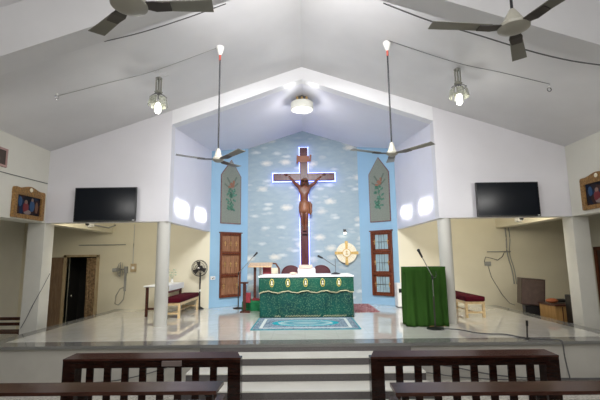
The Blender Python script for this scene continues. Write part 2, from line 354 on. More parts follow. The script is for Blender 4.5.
for s in (-1, 1):
    b.prism([(0, 1.2, 5.92), (s * 5.78, 1.2, 5.92 - .34 * 5.78), (s * 5.78, 1.2, 6.45 - .34 * 5.78), (0, 1.2, 6.45)], (0, .35, 0))
struct(b.out('trim_5', 'ceiling'), 'second painted beam further back along the nave ceiling', 'beam')
# dark room behind the door opening
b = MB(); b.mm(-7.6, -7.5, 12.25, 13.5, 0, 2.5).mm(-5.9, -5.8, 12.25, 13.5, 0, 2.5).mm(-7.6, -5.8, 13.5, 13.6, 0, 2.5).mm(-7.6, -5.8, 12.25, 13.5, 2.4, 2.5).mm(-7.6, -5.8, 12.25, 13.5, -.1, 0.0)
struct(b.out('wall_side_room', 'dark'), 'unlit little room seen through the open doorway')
d = thing('door_1', 'brown double door standing open beside a dark doorway', 'door', (-6.67, 12.1, 0)); d['kind'] = 'structure'
b = MB(); b.mm(-.53, -.45, -.05, .12, 0, 2.2).mm(.45, .53, -.05, .12, 0, 2.2).mm(-.53, .53, -.05, .12, 2.14, 2.2); b.out('door_frame', 'doorframe', d)
b = MB(); b.mm(-.98, -.54, -.045, -.005, .02, 2.13); b.mm(-.93, -.59, -.055, -.04, .15, .95).mm(-.93, -.59, -.055, -.04, 1.1, 2.0); b.out('door_leaf', 'door', d)
b = MB(); b.sheet(lambda u, v: (.16 + .29 * u + .02 * (1 - v), -.02 + .035 * math.sin(u * 22) + .01 * math.sin(v * 5), .03 + 2.08 * v), 40, 6)
b.out('curtain', 'curtain', d, smooth='all', solid=.006)
MB().cyl((-.28, .1, 1.0), (-.28, .04, 1.0), .025).out('door_knob', 'chrome', d)

# ================================================================ WINDOWS in the angled walls
def window(name, s, label, shutter):
    p0 = Vector((s * 2.83, 12.1, 0)); dr = Vector((-s * 1.01, .9, 0)).normalized()
    rz = math.atan2(dr.y, dr.x) if s < 0 else math.atan2(-dr.y, -dr.x)
    cx = .70 if s < 0 else .55
    base = p0 + dr * cx
    w = thing(name, label, 'window', base, rz); w['kind'] = 'structure'
    # local: x along wall, -y toward room
    W2, z0, z1 = .365, .87, 2.82; H = z1 - z0; r1, r2 = z0 + H * .335, z0 + H * .68
    b = MB(); t = .045
    for x in (-W2 + t / 2, W2 - t / 2): b.box((x, -.03, (z0 + z1) / 2), (t, .09, H), bev=.006)
    for z in (z0 + .03, z1 - .025, r1, r2): b.box((0, -.03, z), (2 * W2 - .05, .085, .055), bev=.006)
    b.box((0, -.035, z1 + .02), (2 * W2 + .07, .12, .03)); b.out('window_frame', 'frame', w)
    for (a, c) in ((z0 + .055, r1 - .03), (r1 + .03, r2 - .03), (r2 + .03, z1 - .05)):
        if shutter:
            b = MB()
            for k in range(4):
                x0 = -W2 + t + k * (2 * W2 - 2 * t) / 4; b.mm(x0 + .004, x0 + (2 * W2 - 2 * t) / 4 - .004, -.03, -.008, a, c, .003)
            sh = b.out('shutter', 'shutter', w)
            MB().mm(-W2 + t, W2 - t, -.042, -.03, a + .0, a + .03).mm(-W2 + t, W2 - t, -.042, -.03, c - .03, c).out('rail', 'frame', sh)
        else:
            b = MB(); b.mm(-W2 + t, -W2 + t + .09, -.045, -.01, a, c).mm(W2 - t - .09, W2 - t, -.045, -.01, a, c).mm(-W2 + t, W2 - t, -.045, -.01, a, a + .05).mm(-W2 + t, W2 - t, -.045, -.01, c - .05, c)
            sh = b.out('sash', 'frame', w)
            MB().mm(-W2 + t + .09, W2 - t - .09, -.02, -.01, a + .05, c - .05).out('pane', 'paneglass', sh)
            b = MB()
            for x in (-.09, 0, .09): b.cyl((x, -.035, a + .05), (x, -.035, c - .05), .006, n=6)
            b.cyl((-.2, -.035, (a + c) / 2), (.2, -.035, (a + c) / 2), .006, n=6); b.out('grille', 'wire', sh)
        zc = (a + c) / 2
        for x in ((-.2, 0, .2) if shutter and zc > r1 else (-.23, .23)):
            b = MB(); b.box((x, -.062 if not shutter else -.045, zc), (.014, .016, .15)); b.box((x, -.062 if not shutter else -.045, zc + .02), (.085, .016, .014)); b.out('cross_ornament', 'brass', w)
    return w
window('window_1', -1, 'tall window with closed brown plank shutters and little brass crosses, left of the cross', True)
window('window_2', 1, 'tall brown framed window with bluish glass panes, right of the cross', False)
# banners above the windows
def banner(s, label):
    p0 = Vector((s * 2.83, 12.1, 0)); dr = Vector((-s * 1.01, .9, 0)).normalized()
    rz = math.atan2(dr.y, dr.x) if s < 0 else math.atan2(-dr.y, -dr.x)
    cx = .70 if s < 0 else .56
    t = thing('banner', label, 'banner', p0 + dr * cx + Vector((0, 0, 3.12)), rz, None)
    def outl(k): return [(-.37 + k, 0, k), (.37 - k, 0, k), (.37 - k, 0, 1.55 - k * .3), (0, 0, 2.07 - k * 1.3), (-.37 + k, 0, 1.55 - k * .3)]
    MB().prism([(x, -.03, z) for x, y, z in outl(0)], (0, .022, 0)).out('border', 'bannertrim', t)
    MB().prism([(x, -.036, z) for x, y, z in outl(.025)], (0, .012, 0)).out('cloth', 'bannercloth', t)
    b = MB()      # leafy vine
    q = [(0, .45), (.05, .62), (-.04, .78), (.03, .95), (-.02, 1.12), (.02, 1.25)]
    b.tube([(x * s * -1, -.045, z) for x, z in q], .012, 6)
    for i in range(26):
        z = .42 + .78 * random.random(); x = random.uniform(-.17, .17) * (1 - abs(z - .8) * .8); a = random.random() * PI
        b.box((x, -.042, z), (.11, .008, .055), Matrix.Rotation(a, 3, 'Y'))
    b.out('green_leaves', 'leaf', t)
    b = MB()
    for i, (x, z, a) in enumerate(((-.16, 1.2, .6), (.16, 1.25, -.7), (-.1, 1.38, 1.0), (.14, 1.42, -1.1))): b.box((x, -.042, z), (.22, .006, .05), Matrix.Rotation(a, 3, 'Y'))
    b.out('grey_wings', 'greyleaf', t)
    b = MB(); b.box((.02, -.048, 1.24), (.16, .01, .1), Matrix.Rotation(.7, 3, 'Y')); b.box((-.06, -.048, 1.17), (.12, .01, .06), Matrix.Rotation(.2, 3, 'Y')); b.box((.08, -.048, 1.33), (.06, .01, .12)); b.out('orange_bird', 'orange', t)
banner(-1, 'pointed sage green banner with leaves and an orange bird, above the shuttered window')
banner(1, 'pointed sage green banner with leaves and an orange bird, above the glazed window')
for s, d_, lb in ((-1, .11, 'white socket plate beside the shuttered window'), (1, .27, 'white socket plate between the glazed window and the green lectern')):
    dr = Vector((-s * 1.01, .9, 0)).normalized(); p = Vector((s * 2.83, 12.1, 0)) + dr * d_
    rz = math.atan2(dr.y, dr.x) if s < 0 else math.atan2(-dr.y, -dr.x)
    t = thing('wall_socket', lb, 'socket', (p.x, p.y, 1.47), rz, 'wall sockets')
    MB().box((0, -.014, 0), (.15, .028, .10), bev=.005).out('plate', 'white', t)
    MB().mm(-.03, .0, -.034, -.027, -.03, .0).mm(.02, .04, -.034, -.027, -.02, .02).out('switch', 'black', t)

# ================================================================ CRUCIFIX
cr = thing('cross', 'tall maroon wooden cross glowing with a blue white light strip on the wallpapered wall', 'cross', (.03, 12.99, 0))
MB().mm(-.12, .12, -.20, -.08, 1.15, 5.635, .008).out('upright_beam', 'cross', cr)
MB().mm(-1.0, 1.0, -.19, -.09, 4.54, 4.775, .008).out('cross_beam', 'cross', cr)
b = MB()
def strip(b, x0, z0, x1, z1): b.mm(min(x0, x1) - .011, max(x0, x1) + .011, -.105, -.06, min(z0, z1) - .011, max(z0, z1) + .011)
for s in (-1, 1):
    strip(b, s * .145, 1.15, s * .145, 4.515); strip(b, s * .145, 4.80, s * .145, 5.66); strip(b, s * .145, 4.515, s * 1.025, 4.515)
    strip(b, s * .145, 4.80, s * 1.025, 4.80); strip(b, s * 1.025, 4.515, s * 1.025, 4.80)
strip(b, -.145, 5.66, .145, 5.66); b.out('light_strip', 'led', cr)
b = MB().mm(-.18, .18, -.235, -.205, 5.14, 5.35, .01); b.cyl((-.21, -.22, 5.10), (-.2, -.22, 5.36), .03, n=10).cyl((.21, -.22, 5.16), (.23, -.22, 5.38), .03, n=10)
b.out('title_scroll', 'title', cr, smooth=True)
for z in (1.35, 2.98): MB().mm(-.125, .125, -.21, -.195, z, z + .06).out('band', 'fandark', cr)
# carved figure: skin modifier body
FZ = Vector((.005, -.21, 2.85))
def skin(name, verts, edges, radii, m, parent, loc=(0, 0, 0), root=0, sub=2):
    bm = bmesh.new(); lay = bm.verts.layers.skin.verify(); vs_ = [bm.verts.new(v) for v in verts]
    for e in edges: bm.edges.new((vs_[e[0]], vs_[e[1]]))
    for i, r in enumerate(radii): vs_[i][lay].radius = r if isinstance(r, tuple) else (r, r); vs_[i][lay].use_root = (i == root)
    me = bpy.data.meshes.new(name); bm.to_mesh(me); bm.free(); o = bpy.data.objects.new(name, me); C.objects.link(o)
    o.parent = parent; o.location = loc
    sk = o.modifiers.new('skin', 'SKIN'); sk.use_smooth_shade = True
    ss = o.modifiers.new('sub', 'SUBSURF'); ss.levels = ss.render_levels = sub
    me.materials.append(M[m]); return o
V = [(0, 0, .90), (.0, -.02, 1.04), (0, -.05, 1.19), (0, -.04, 1.36), (0, -.04, 1.47), (.01, -.08, 1.53), (.02, -.10, 1.62),   # spine, neck, head
     (-.15, -.04, 1.45), (-.30, .0, 1.59), (-.45, .03, 1.78), (-.52, .045, 1.84),
     (.15, -.04, 1.45), (.32, .0, 1.57), (.50, .03, 1.76), (.60, .045, 1.83),
     (-.08, -.01, .82), (-.09, -.09, .50), (-.035, -.02, .19), (-.025, -.06, .09), (-.02, -.13, .02),
     (.08, -.01, .82), (.065, -.10, .52), (.04, -.05, .20), (.025, -.09, .10), (.015, -.15, .04)]
Ed = [(0, 1), (1, 2), (2, 3), (3, 4), (4, 5), (5, 6), (3, 7), (7, 8), (8, 9), (9, 10), (3, 11), (11, 12), (12, 13), (13, 14), (0, 15), (15, 16), (16, 17), (17, 18), (18, 19), (0, 20), (20, 21), (21, 22), (22, 23), (23, 24)]
Rd = [(.14, .10), (.115, .085), (.145, .10), (.16, .10), .06, .068, .088, .072, .055, .038, .03, .072, .055, .038, .03, .10, .07, .046, .04, .034, .10, .07, .046, .04, .034]
fig = skin('carved_figure', V, Ed, Rd, 'corpus', cr, FZ); fig['label'] = 'carved brown wooden figure with arms outstretched'
for s, hx in ((-1, -.52), (1, .60)):
    b = MB(); hz = 1.85
    b.ball((hx + s * .025, .035, hz), .032, (1.2, .6, .8))
    for k, (dz, ln) in enumerate(((.03, .06), (.012, .075), (-.006, .07), (-.022, .055))):
        b.tube([(hx + s * .03, .02, hz + .01 + dz), (hx + s * (.045 + ln * .6), .0, hz + .025 + dz * 1.3), (hx + s * (.045 + ln), -.01, hz + .02 + dz)], [.009, .008, .006], 6)
    b.tube([(hx + s * .01, .01, hz + .01), (hx + s * .02, -.005, hz + .065)], [.010, .007], 6)
    b.out('hand', 'corpus', fig, smooth='all')
hx, hy, hz = .02, -.10, 1.62
b = MB(); b.tube([(hx, hy - .085, hz + .03), (hx, hy - .108, hz - .01), (hx, hy - .09, hz - .02)], [.010, .016, .010], 8); b.out('nose', 'corpus', fig, smooth='all')
for q in (-1, 1):
    MB().ball((hx + q * .034, hy - .078, hz + .022), .013, (1.3, .7, .7)).out('eye', 'hair', fig, smooth='all')
MB().ball((hx, hy - .083, hz - .042), .016, (1.6, .8, .4)).out('mouth', 'redpaint', fig, smooth='all')
MB().ball((hx, hy - .055, hz - .085), .034, (1.1, .8, 1.0)).out('beard', 'hair', fig, smooth='all')
b = MB(); b.ball((hx, hy + .045, hz + .055), .098, (1, 1, .85))
hairo = b.out('hair', 'hair', fig, smooth='all')
for k in range(9):
    a = -.25 + k * (PI + .5) / 8; x = math.cos(a) * .092; y = math.sin(a) * .08
    MB().tube([(x + hx, hy + .02 + y * .8, hz + .05), (x * 1.18 + hx, hy + .02 + y, hz - .05), (x * 1.15 + hx, hy + .03 + y, hz - .15), (x + hx, hy + .04 + y * .8, hz - .22)], [.03, .034, .03, .014], 8).out('hair_lock', 'hair', fig, smooth='all')
MB().tube([(hx + .105 * math.cos(t * PI / 8), hy + .005 + .098 * math.sin(t * PI / 8), hz + .06 + .008 * (t % 2)) for t in range(16)], .014, 6, True).out('thorn_crown', 'title', fig, smooth='all')
rings = []
for z, rx, ry, ox in ((.60, .165, .14, .01), (.69, .18, .145, .0), (.80, .18, .14, 0), (.90, .17, .13, 0), (.99, .15, .115, 0)):
    rings.append([(ox + rx * math.cos(a) * (1 + .05 * math.sin(a * 7 + z * 30)), -.02 + ry * math.sin(a) * (1 + .05 * math.sin(a * 7 + z * 30)), z + .02 * math.sin(a * 3)) for a in [2 * PI * k / 40 for k in range(40)]])
lc = MB().loft(rings).out('loincloth', 'loin', fig, smooth='all')
b = MB(); b.loft([[(x0 + .02 * math.sin(z * 40), -.09, z), (x0 + .07 + .02 * math.sin(z * 30), -.07, z), (x0 + .07 + .015 * math.sin(z * 35), -.02, z), (x0, -.04, z)] for z, x0 in ((.97, .13), (.88, .165), (.78, .17), (.66, .165), (.55, .15))])
b.out('cloth_knot', 'loin', fig, smooth='all')
MB().box((0, -.03, -.035), (.16, .2, .05)).out('foot_rest', 'cross', fig)

# emblem disc + spotlight on the wallpaper
em = thing('round_emblem', 'round cream plaque with a golden cross, on the wallpaper right of the cross', 'plaque', (1.36, 12.995, 2.175))
def disc(b, r, y0, y1, n=48): return b.cyl((0, y0, 0), (0, y1, 0), r, n=n)
disc(MB(), .325, -.01, -.12).out('disc', 'emcream', em, smooth=True)
b = MB()
for k in range(4):
    a = k * PI / 2; c, s_ = math.cos(a), math.sin(a)
    b.prism([(c * x - s_ * z, -.12, s_ * x + c * z) for x, z in ((.12, .035), (.375, .05), (.375, -.05), (.12, -.035))], (0, -.02, 0))
b.out('gold_arms', 'gold2', em)
b = disc(MB(), .14, -.12, -.15, 36); b.out('center_ring', 'gold2', em); b = disc(MB(), .115, -.14, -.16, 36); b.out('center_disc', 'emcream', em)
b = MB().box((0, -.165, .02), (.022, .01, .12)).box((0, -.165, .035), (.075, .01, .02)).box((0, -.165, -.04), (.07, .012, .03)); b.out('chalice_mark', 'gold2', em)
b = MB()
for k in range(24):
    a = 2 * PI * k / 24 + .13
    b.box((math.cos(a) * .225, -.121, math.sin(a) * .225), (.13, .006, .006), Matrix.Rotation(-a, 3, 'Y'))
b.out('rays', 'emray', em)
sl = thing('picture_light', 'small lit spotlight above the round plaque', 'wall light', (1.33, 12.99, 2.84))
MB().mm(-.05, .05, -.03, 0, .02, .10).cyl((0, -.02, .06), (0, -.11, .06), .012, n=8).out('bracket', 'wire', sl)
MB().lathe([(.035, .07), (.05, .02), (.055, -.01)], (0, -.11, 0), 20).out('shade', 'fandark', sl, smooth=True)
MB().ball((0, -.11, .015 - .04), .045).out('bulb', 'bulb', sl, smooth='all'); point('light', (0, -.16, -.03), 1.2, (1, .9, .7), .04, sl)

# ================================================================ CEILING LAMPS
def drum(loc, label, power):
    t = thing('ceiling_lamp', label, 'ceiling lamp', loc)
    MB().mm(-.13, .13, -.13, .13, .28, .46).out('base_box', 'wire', t)
    b = MB()
    for x in (-.12, 0.0, .12): b.cyl((x, -.12, .16), (x, -.12, .31), .03, n=10)
    b.out('bracket', 'brass', t)
    MB().lathe([(.02, 0), (.27, 0), (.29, .02), (.29, .18), (.27, .2), (.02, .2)], (0, 0, 0), 40).out('shade', 'lampshade', t, smooth=True)
    MB().lathe([(.11, -.02), (.13, 0)], (0, 0, 0), 30).out('diffuser', 'bulb', t, smooth=True)
    point('light', (0, 0, -.2), power, (1, .98, .95), .12, t); return t
drum((0, 9.85, 5.79), 'white drum lamp on the sanctuary ceiling above the cross', 24)
drum((0, 5.28, 6.02), 'white drum lamp on the nave ceiling just above the view', 40)
def pendant(loc, label):
    t = thing('pendant_lamp', label, 'pendant lamp', loc, 0, 'cut glass pendant lamps')    # loc = bottom of bulb
    b = MB().tube([(0, 0, .68), (0.01, 0, .74), (-.02, 0, .80), (0, 0, .86)], .006, 6)
    b.tube([(0, 0, .70), (.05, 0, .72), (.11, 0, .70), (.17, .0, .73), (.14, .01, .77), (.05, .01, .79), (-.1, 0, .78)], .004, 5); b.out('cord', 'lightwire', t)
    b = MB().lathe([(.02, .70), (.06, .675), (.06, .66), (.02, .65)], n=16)
    for k in range(6): a = k * PI / 3; b.cyl((.05 * math.cos(a), .05 * math.sin(a), .41), (.05 * math.cos(a), .05 * math.sin(a), .66), .012, n=8)
    b.lathe([(.05, .43), (.075, .40), (.05, .38)], n=16); b.out('stem', 'stemglass', t, smooth=True)
    b = MB().cyl((0, 0, .40), (0, 0, .27), .012, n=8)
    for k in range(6): a = k * PI / 3 + .3; b.tube([(0, 0, .38), (.09 * math.cos(a), .09 * math.sin(a), .35), (.15 * math.cos(a), .15 * math.sin(a), .30)], .008, 6)
    b.out('arm', 'wire', t)
    for k in range(6):
        a = k * PI / 3 + .3
        b = MB().box((.15 * math.cos(a), .15 * math.sin(a), .21), (.012, .125, .16), Matrix.Rotation(a, 3, 'Z') @ Matrix.Rotation(-.22, 3, 'Y')); b.out('glass_panel', 'cutglass', t)
    MB().lathe([(.02, .20), (.045, .17), (.055, .12), (.055, .03), (.03, .0)], n=20).out('bulb', 'bulb', t, smooth='all')
    point('light', (0, 0, -.07), 7, (1, .97, .9), .06, t); return t
pendant((-2.63, 6.95, 4.66), 'cut glass pendant lamp with lit bulb hanging on the left slope of the ceiling')
pendant((2.86, 6.95, 4.74), 'cut glass pendant lamp with lit bulb hanging on the right slope of the ceiling')

# ================================================================ FANS
def fan(hub, ztop, az, label, R_=.68, hs=1, rodmat='rod'):
    t = thing('ceiling_fan', label, 'ceiling fan', hub, 0, 'ceiling fans')
    h = ztop - hub[2]
    MB().cyl((0, 0, .12), (0, 0, h - .05), .014, n=10).out('rod', rodmat, t)
    MB().lathe([(.03, h - .17), (.075, h - .03), (.075, h - .01), (.02, h)], n=20).out('canopy', 'white', t, smooth=True)
    MB().cyl((0, 0, h - .27), (0, 0, h - .17), .02, n=10).out('red_tape', 'red', t)
    MB().lathe([(.02, .20), (.03, .19), (.085 * hs, .06), (.09 * hs, .04), (.02, .04)], n=28).out('hub_cover', 'fanhub', t, smooth=True)
    MB().lathe([(.02, .045), (.10 * hs, .042), (.13 * hs, .015), (.125 * hs, -.01), (.07 * hs, -.04), (.02, -.045)], n=32).out('motor', 'fanhub', t, smooth=True)
    for a in az:
        q = Matrix.Rotation(math.radians(a), 4, 'Z') @ Matrix.Rotation(math.radians(-9), 4, 'X')
        def pt(x, y, z): return q @ Vector((x, y, z))
        sec = [(.10, .035, .0), (.24, .058, -.008), (.32, .062, -.006), (.5, .068, .004), (R_, .078, .02)]
        b = MB(); b.loft([[pt(x, -w, z), pt(x, w, z + .012), pt(x, w, z + .018), pt(x, -w, z + .008)] for x, w, z in sec[1:]]); bl = b.out('blade', 'fanblade', t)
        b = MB(); b.loft([[pt(x, -w * f, z - .006), pt(x, w * f, z + .004), pt(x, w * f, z + .012), pt(x, -w * f, z + .002)] for x, w, z, f in ((.08, .035, .0, 1), (.22, .062, -.010, 1.05), (.36, .05, -.008, 1.0))])
        b.out('blade_bracket', 'fandark', bl)
    return t
zc = lambda x: 6.42 - .34 * abs(x)
fan((-1.5, 6.9, 3.76), zc(1.5), (-158, -46, 70), 'ceiling fan on a long rod in front of the left blue wall', .72, .8)
fan((1.56, 6.8, 3.80), zc(1.56), (-44, -164, 80), 'ceiling fan on a long rod in front of the right blue wall', .76, .8)
fan((-1.50, 3.2, 4.22), zc(1.5), (6, 138, 250), 'near ceiling fan cut off by the top edge, left of the middle', .72, 1.25)
fan((2.14, 3.75, 4.28), zc(2.18), (181, -67, 58), 'near ceiling fan fully seen at the top right', .84, 1.2)

# ================================================================ WIRES along the ceiling
def cable(name, pts, r, m, label, cat='cable'):
    # smooth the polyline
    P_ = [Vector(p) for p in pts]; out = []
    for i in range(len(P_) - 1):
        p0, p1, p2, p3 = P_[max(i - 1, 0)], P_[i], P_[i + 1], P_[min(i + 2, len(P_) - 1)]
        for k in range(6):
            t = k / 6; out.append(.5 * ((2 * p1) + (-p0 + p2) * t + (2 * p0 - 5 * p1 + 4 * p2 - p3) * t * t + (-p0 + 3 * p1 - 3 * p2 + p3) * t ** 3))
    out.append(P_[-1]); return tag(MB().tube(out, r, 6).out(name, m, smooth='all'), label, cat)
cl_ = lambda x, y, d=.015: (x, y, zc(x) - d)
cable('ceiling_wire', [cl_(-4.34, 6.74), cl_(-3.5, 6.85), cl_(-2.74, 6.95), cl_(-1.52, 6.88)], .0045, 'grey', 'thin wire along the left ceiling slope to the fan rod', 'wire')
cable('ceiling_wire', [cl_(4.3, 6.6), cl_(3.5, 6.68), cl_(2.76, 6.78), cl_(1.56, 6.72)], .0045, 'wire', 'thin wire along the right ceiling slope to the fan rod', 'wire')
cable('ceiling_cable', [(1.1, 4.90, 5.36), (1.7, 4.92, 5.11), (2.3, 4.93, 4.91), (3.0, 4.93, 4.66), (3.5, 4.93, 4.52), (3.9, 4.90, 4.43)], .009, 'wire', 'black cable sagging along the ceiling beam at the right', 'cable')
cable('ceiling_cable', [(-1.0, 4.90, 5.39), (-1.5, 4.90, 5.20), (-2.1, 4.90, 5.00), (-2.6, 4.89, 4.87)], .007, 'wire', 'black cable sagging along the ceiling beam at the left', 'cable')
for s in (-1, 1):
    t = thing('ceiling_hook', 'small metal loop at the end of the wire on the %s ceiling slope' % ('left' if s < 0 else 'right'), 'hook', (s * 4.34, 6.7, zc(4.34)))
    MB().tube([(.035 * math.cos(a * PI / 6), 0, -.055 + .035 * math.sin(a * PI / 6)) for a in range(12)], .007, 6, True).out('ring', 'chrome' if s < 0 else 'wire', t, smooth='all')
    MB().cyl((0, 0, 0.03), (0, 0, -.02), .02, n=10).out('base', 'white', t)

# ================================================================ TELEVISIONS
tv = thing('television', 'black flat television on the left half of the lavender wall', 'television', (-4.34, 8.745, 2.86), 0, 'wall mounted televisions')
MB().box((0, -.085, .375), (1.36, .045, .755), bev=.006).out('casing', 'black', tv)
MB().box((0, -.110, .38), (1.32, .006, .71)).out('screen', 'screen', tv)
MB().mm(-.2, .2, -.07, -.001, .2, .55).out('wall_bracket', 'grey', tv); MB().mm(.61, .655, -.116, -.11, .012, .03).out('maker_mark', 'white', tv)
tv2 = dup(tv, (4.45, 8.745, 2.86), 0, 'black flat television on the right half of the lavender wall')

# framed religious pictures (side walls)
def picture(s, y0, y1, z0, z1, label, seed):
    t = thing('framed_picture', label, 'picture', (s * XI[s], (y0 + y1) / 2, z0), PI / 2 if s < 0 else -PI / 2, 'gilt framed pictures')
    # local x along wall, -y into room
    w, h = (y1 - y0) / 2, z1 - z0
    b = MB(); b.mm(-w, -w + .11, -.06, 0, 0, h - .109, .012).mm(w - .11, w, -.06, 0, 0, h - .109, .012).mm(-w + .1, w - .1, -.055, 0, 0, .085, .012)
    top = [(-w, h - .11)] + [(w * math.cos(PI - k * PI / 20) , h - .02 + .09 * math.sin(k * PI / 20) + .02 * math.sin(k * PI / 20 * 5)) for k in range(21)] + [(w, h - .11)]
    b.prism([(x, -.055, z) for x, z in top], (0, .055, 0)); b.out('gilt_frame', 'gilt', t)
    MB().ball((0, -.06, h + .02), .045, (1, .4, 1)).out('pearl_boss', 'emcream', t, smooth='all')
    m = mat('devotional_painting', (.02, .03, .09), .5, spec=.15)
    nt = m.node_tree; v = texco(nt, loc=(seed, 0, seed)); vo = nt.nodes.new('ShaderNodeTexVoronoi'); vo.inputs['Scale'].default_value = 7
    nt.links.new(v, vo.inputs['Vector']); sp = nt.nodes.new('ShaderNodeSeparateColor'); nt.links.new(vo.outputs['Color'], sp.inputs[0])
    setcol(m, ramp(nt, sp.outputs[0], [(.2, (.006, .006, .012)), (.45, (.01, .03, .08)), (.7, (.012, .012, .018)), (1, (.05, .02, .015))]))
    MB().mm(-w + .10, w - .10, -.02, -.001, .08, h - .10).out('painting', m, t)
    # blurred robed shapes in the painting
    for (x, z, rx, rz_, mm_) in ((-.08, .36, .05, .05, 'skin_paint'), (-.08, .24, .09, .12, 'redpaint2'), (.12, .3, .08, .12, 'bluepaint'), (.12, .43, .04, .04, 'skin_paint'), (-.02, .15, .12, .05, 'palepaint'), (.27, .28, .05, .12, 'brownpaint'), (-.26, .36, .06, .1, 'bluepaint')):
        q = w / .5
        MB().ball((x * q, -.0215, z * h / .62), 1, (rx * q, .004, rz_), 16).out('painted_figure', mm_, t, smooth='all')
picture(-1, 7.68, 8.62, 2.88, 3.46, 'gilt framed painting with robed figures on the left nave wall', 1)
picture(1, 7.35, 8.33, 2.93, 3.56, 'gilt framed painting with robed figures on the right nave wall', 5)
t = thing('small_picture', 'small red framed picture cut off by the left edge', 'picture', (-XI[-1], 7.2, 3.80), PI / 2)
b = MB(); b.mm(-.25, -.21, -.03, 0, 0, .36).mm(.21, .25, -.03, 0, 0, .36).mm(-.21, .21, -.03, 0, 0, .04).mm(-.21, .21, -.03, 0, .32, .36); b.out('frame', 'pinkframe', t)
MB().mm(-.21, .21, -.02, -.008, .04, .32).out('print', 'speakerbrown', t)
cable('wall_conduit', [(-5.70, 6.2, 3.68), (-5.70, 7.4, 3.70), (-5.70, 8.72, 3.73)], .007, 'wire', 'thin conduit running along the upper left wall above the picture', 'conduit')

# ================================================================ ALTAR
al = thing('altar', 'altar table fully covered with green brocade and a white top cloth', 'altar', (.04, 9.95, S))
MB().mm(-1.06, 1.06, .06, 1.3, .0, .955).out('table_body', 'tablewood', al)
def drape(u, v):      # u around: left side, front, right side
    L = [(-1.12, 1.32), (-1.12, .0), (1.13, .0), (1.13, 1.32)]; seg = [1.32, 2.25, 1.32]; tot = sum(seg); d_ = u * tot
    for i in range(3):
        if d_ <= seg[i] + 1e-6: break
        d_ -= seg[i]
    f = d_ / seg[i]; x = L[i][0] + (L[i + 1][0] - L[i][0]) * f; y = L[i][1] + (L[i + 1][1] - L[i][1]) * f
    a = (1 - v) * .018
    w = math.sin(u * 95) * a + math.sin(u * 41 + 1) * a
    if i == 1: y += w - (1 - v) * .01
    else: x += (w + (1 - v) * .01) * (1 if i == 2 else -1)
    return x, y, .955 * v + .008
MB().sheet(drape, 260, 14).out('long_cloth', 'brocade', al, smooth='all', solid=.008)
def zb(x): return .62 + .022 * math.cos((x + .0) * 2 * PI / .465) + .006 * math.sin(x * 40)
def over(u, v):
    x = -1.145 + 2.305 * u; z = zb(x) + (.955 - zb(x)) * v
    return x, -.022 - .006 * math.sin(x * 9) - .008 * (1 - v), z
MB().sheet(over, 140, 8).out('overlay_cloth', 'brocade2', al, smooth='all', solid=.006)
b = MB(); pts = []
for k in range(200):
    x = -1.145 + 2.305 * k / 199; pts.append((x, -.036 + .004 * math.sin(k * 1.6), zb(x) - .012 + .010 * abs(math.sin(k * .8))))
b.tube(pts, .014, 6); b.out('lace_edge', 'lace', al)
b = MB()
for k in range(90):
    x = -.75 + 1.85 * k / 89; b.box((x, -.03, .045 + .012 * math.sin(k * 2.1)), (.014, .01, .02))
b.out('hem_sequins', 'lace', al)
for x in (-.83, -.44, -.01, .405, .80):
    b = MB(); b.ball((x - .0, -.036, .83), 1, (.056, .012, .10), 20); e = b.out('gold_emblem', 'goldthread', al, smooth='all')
    MB().ball((x, -.044, .83), 1, (.042, .010, .082), 16).out('emblem_center', 'darkthread', e, smooth='all')
    MB().ball((x, -.052, .85), 1, (.018, .012, .03), 10).ball((x, -.052, .80), 1, (.028, .012, .025), 10).out('emblem_mark', 'emcream', e)
def top(u, v): return (-1.17 + 2.35 * u, -.05 + 1.42 * v, .985 + .006 * math.sin(u * 30) * math.sin(v * 7))
b = MB().box((.005, .64, .982), (2.33, 1.40, .04), bev=.016); b.out('white_top_cloth', 'cloth_white', al, smooth=True)
at = 1.6 + .004
t = thing('book_stand', 'white cloth covered missal stand with an open book on the altar', 'book stand', (.06, 10.35, at + .0))
b = MB().prism([(-.22, -.12, 0), (-.22, .14, 0), (-.22, .14, .17), (-.22, -.12, .13)], (.44, 0, 0)); b.out('stand', 'cloth_white', t)
b = MB().box((-.02, .06, .205), (.34, .2, .03), Matrix.Rotation(.3, 3, 'X')); b.out('open_book', 'bookpage', t)
tag(MB().ball((-.28, 10.4, at + .035), .06, (1.6, 1, .6)).out('folded_napkin', 'bookpage', smooth='all'), 'small pinkish folded cloth lying left of the missal stand', 'cloth')
t = thing('table_microphone', 'black gooseneck microphone standing on the right of the altar', 'microphone', (.80, 10.35, at))
MB().lathe([(.12, 0), (.12, .02), (.05, .05), (.02, .06)], n=24).out('base', 'black', t, smooth=True)
MB().tube([(0, 0, .05), (0, 0, .2), (-.03, 0, .22), (-.33, 0, .42)], .008, 8).out('gooseneck', 'wire', t, smooth='all')
MB().cyl((0, 0, .18), (-.005, 0, .40), .007, n=8).out('rod', 'wire', t)
MB().cyl((-.32, 0, .41), (-.42, 0, .46), .022, .028, 14).ball((-.43, 0, .463), .03).out('capsule', 'black', t, smooth=True)
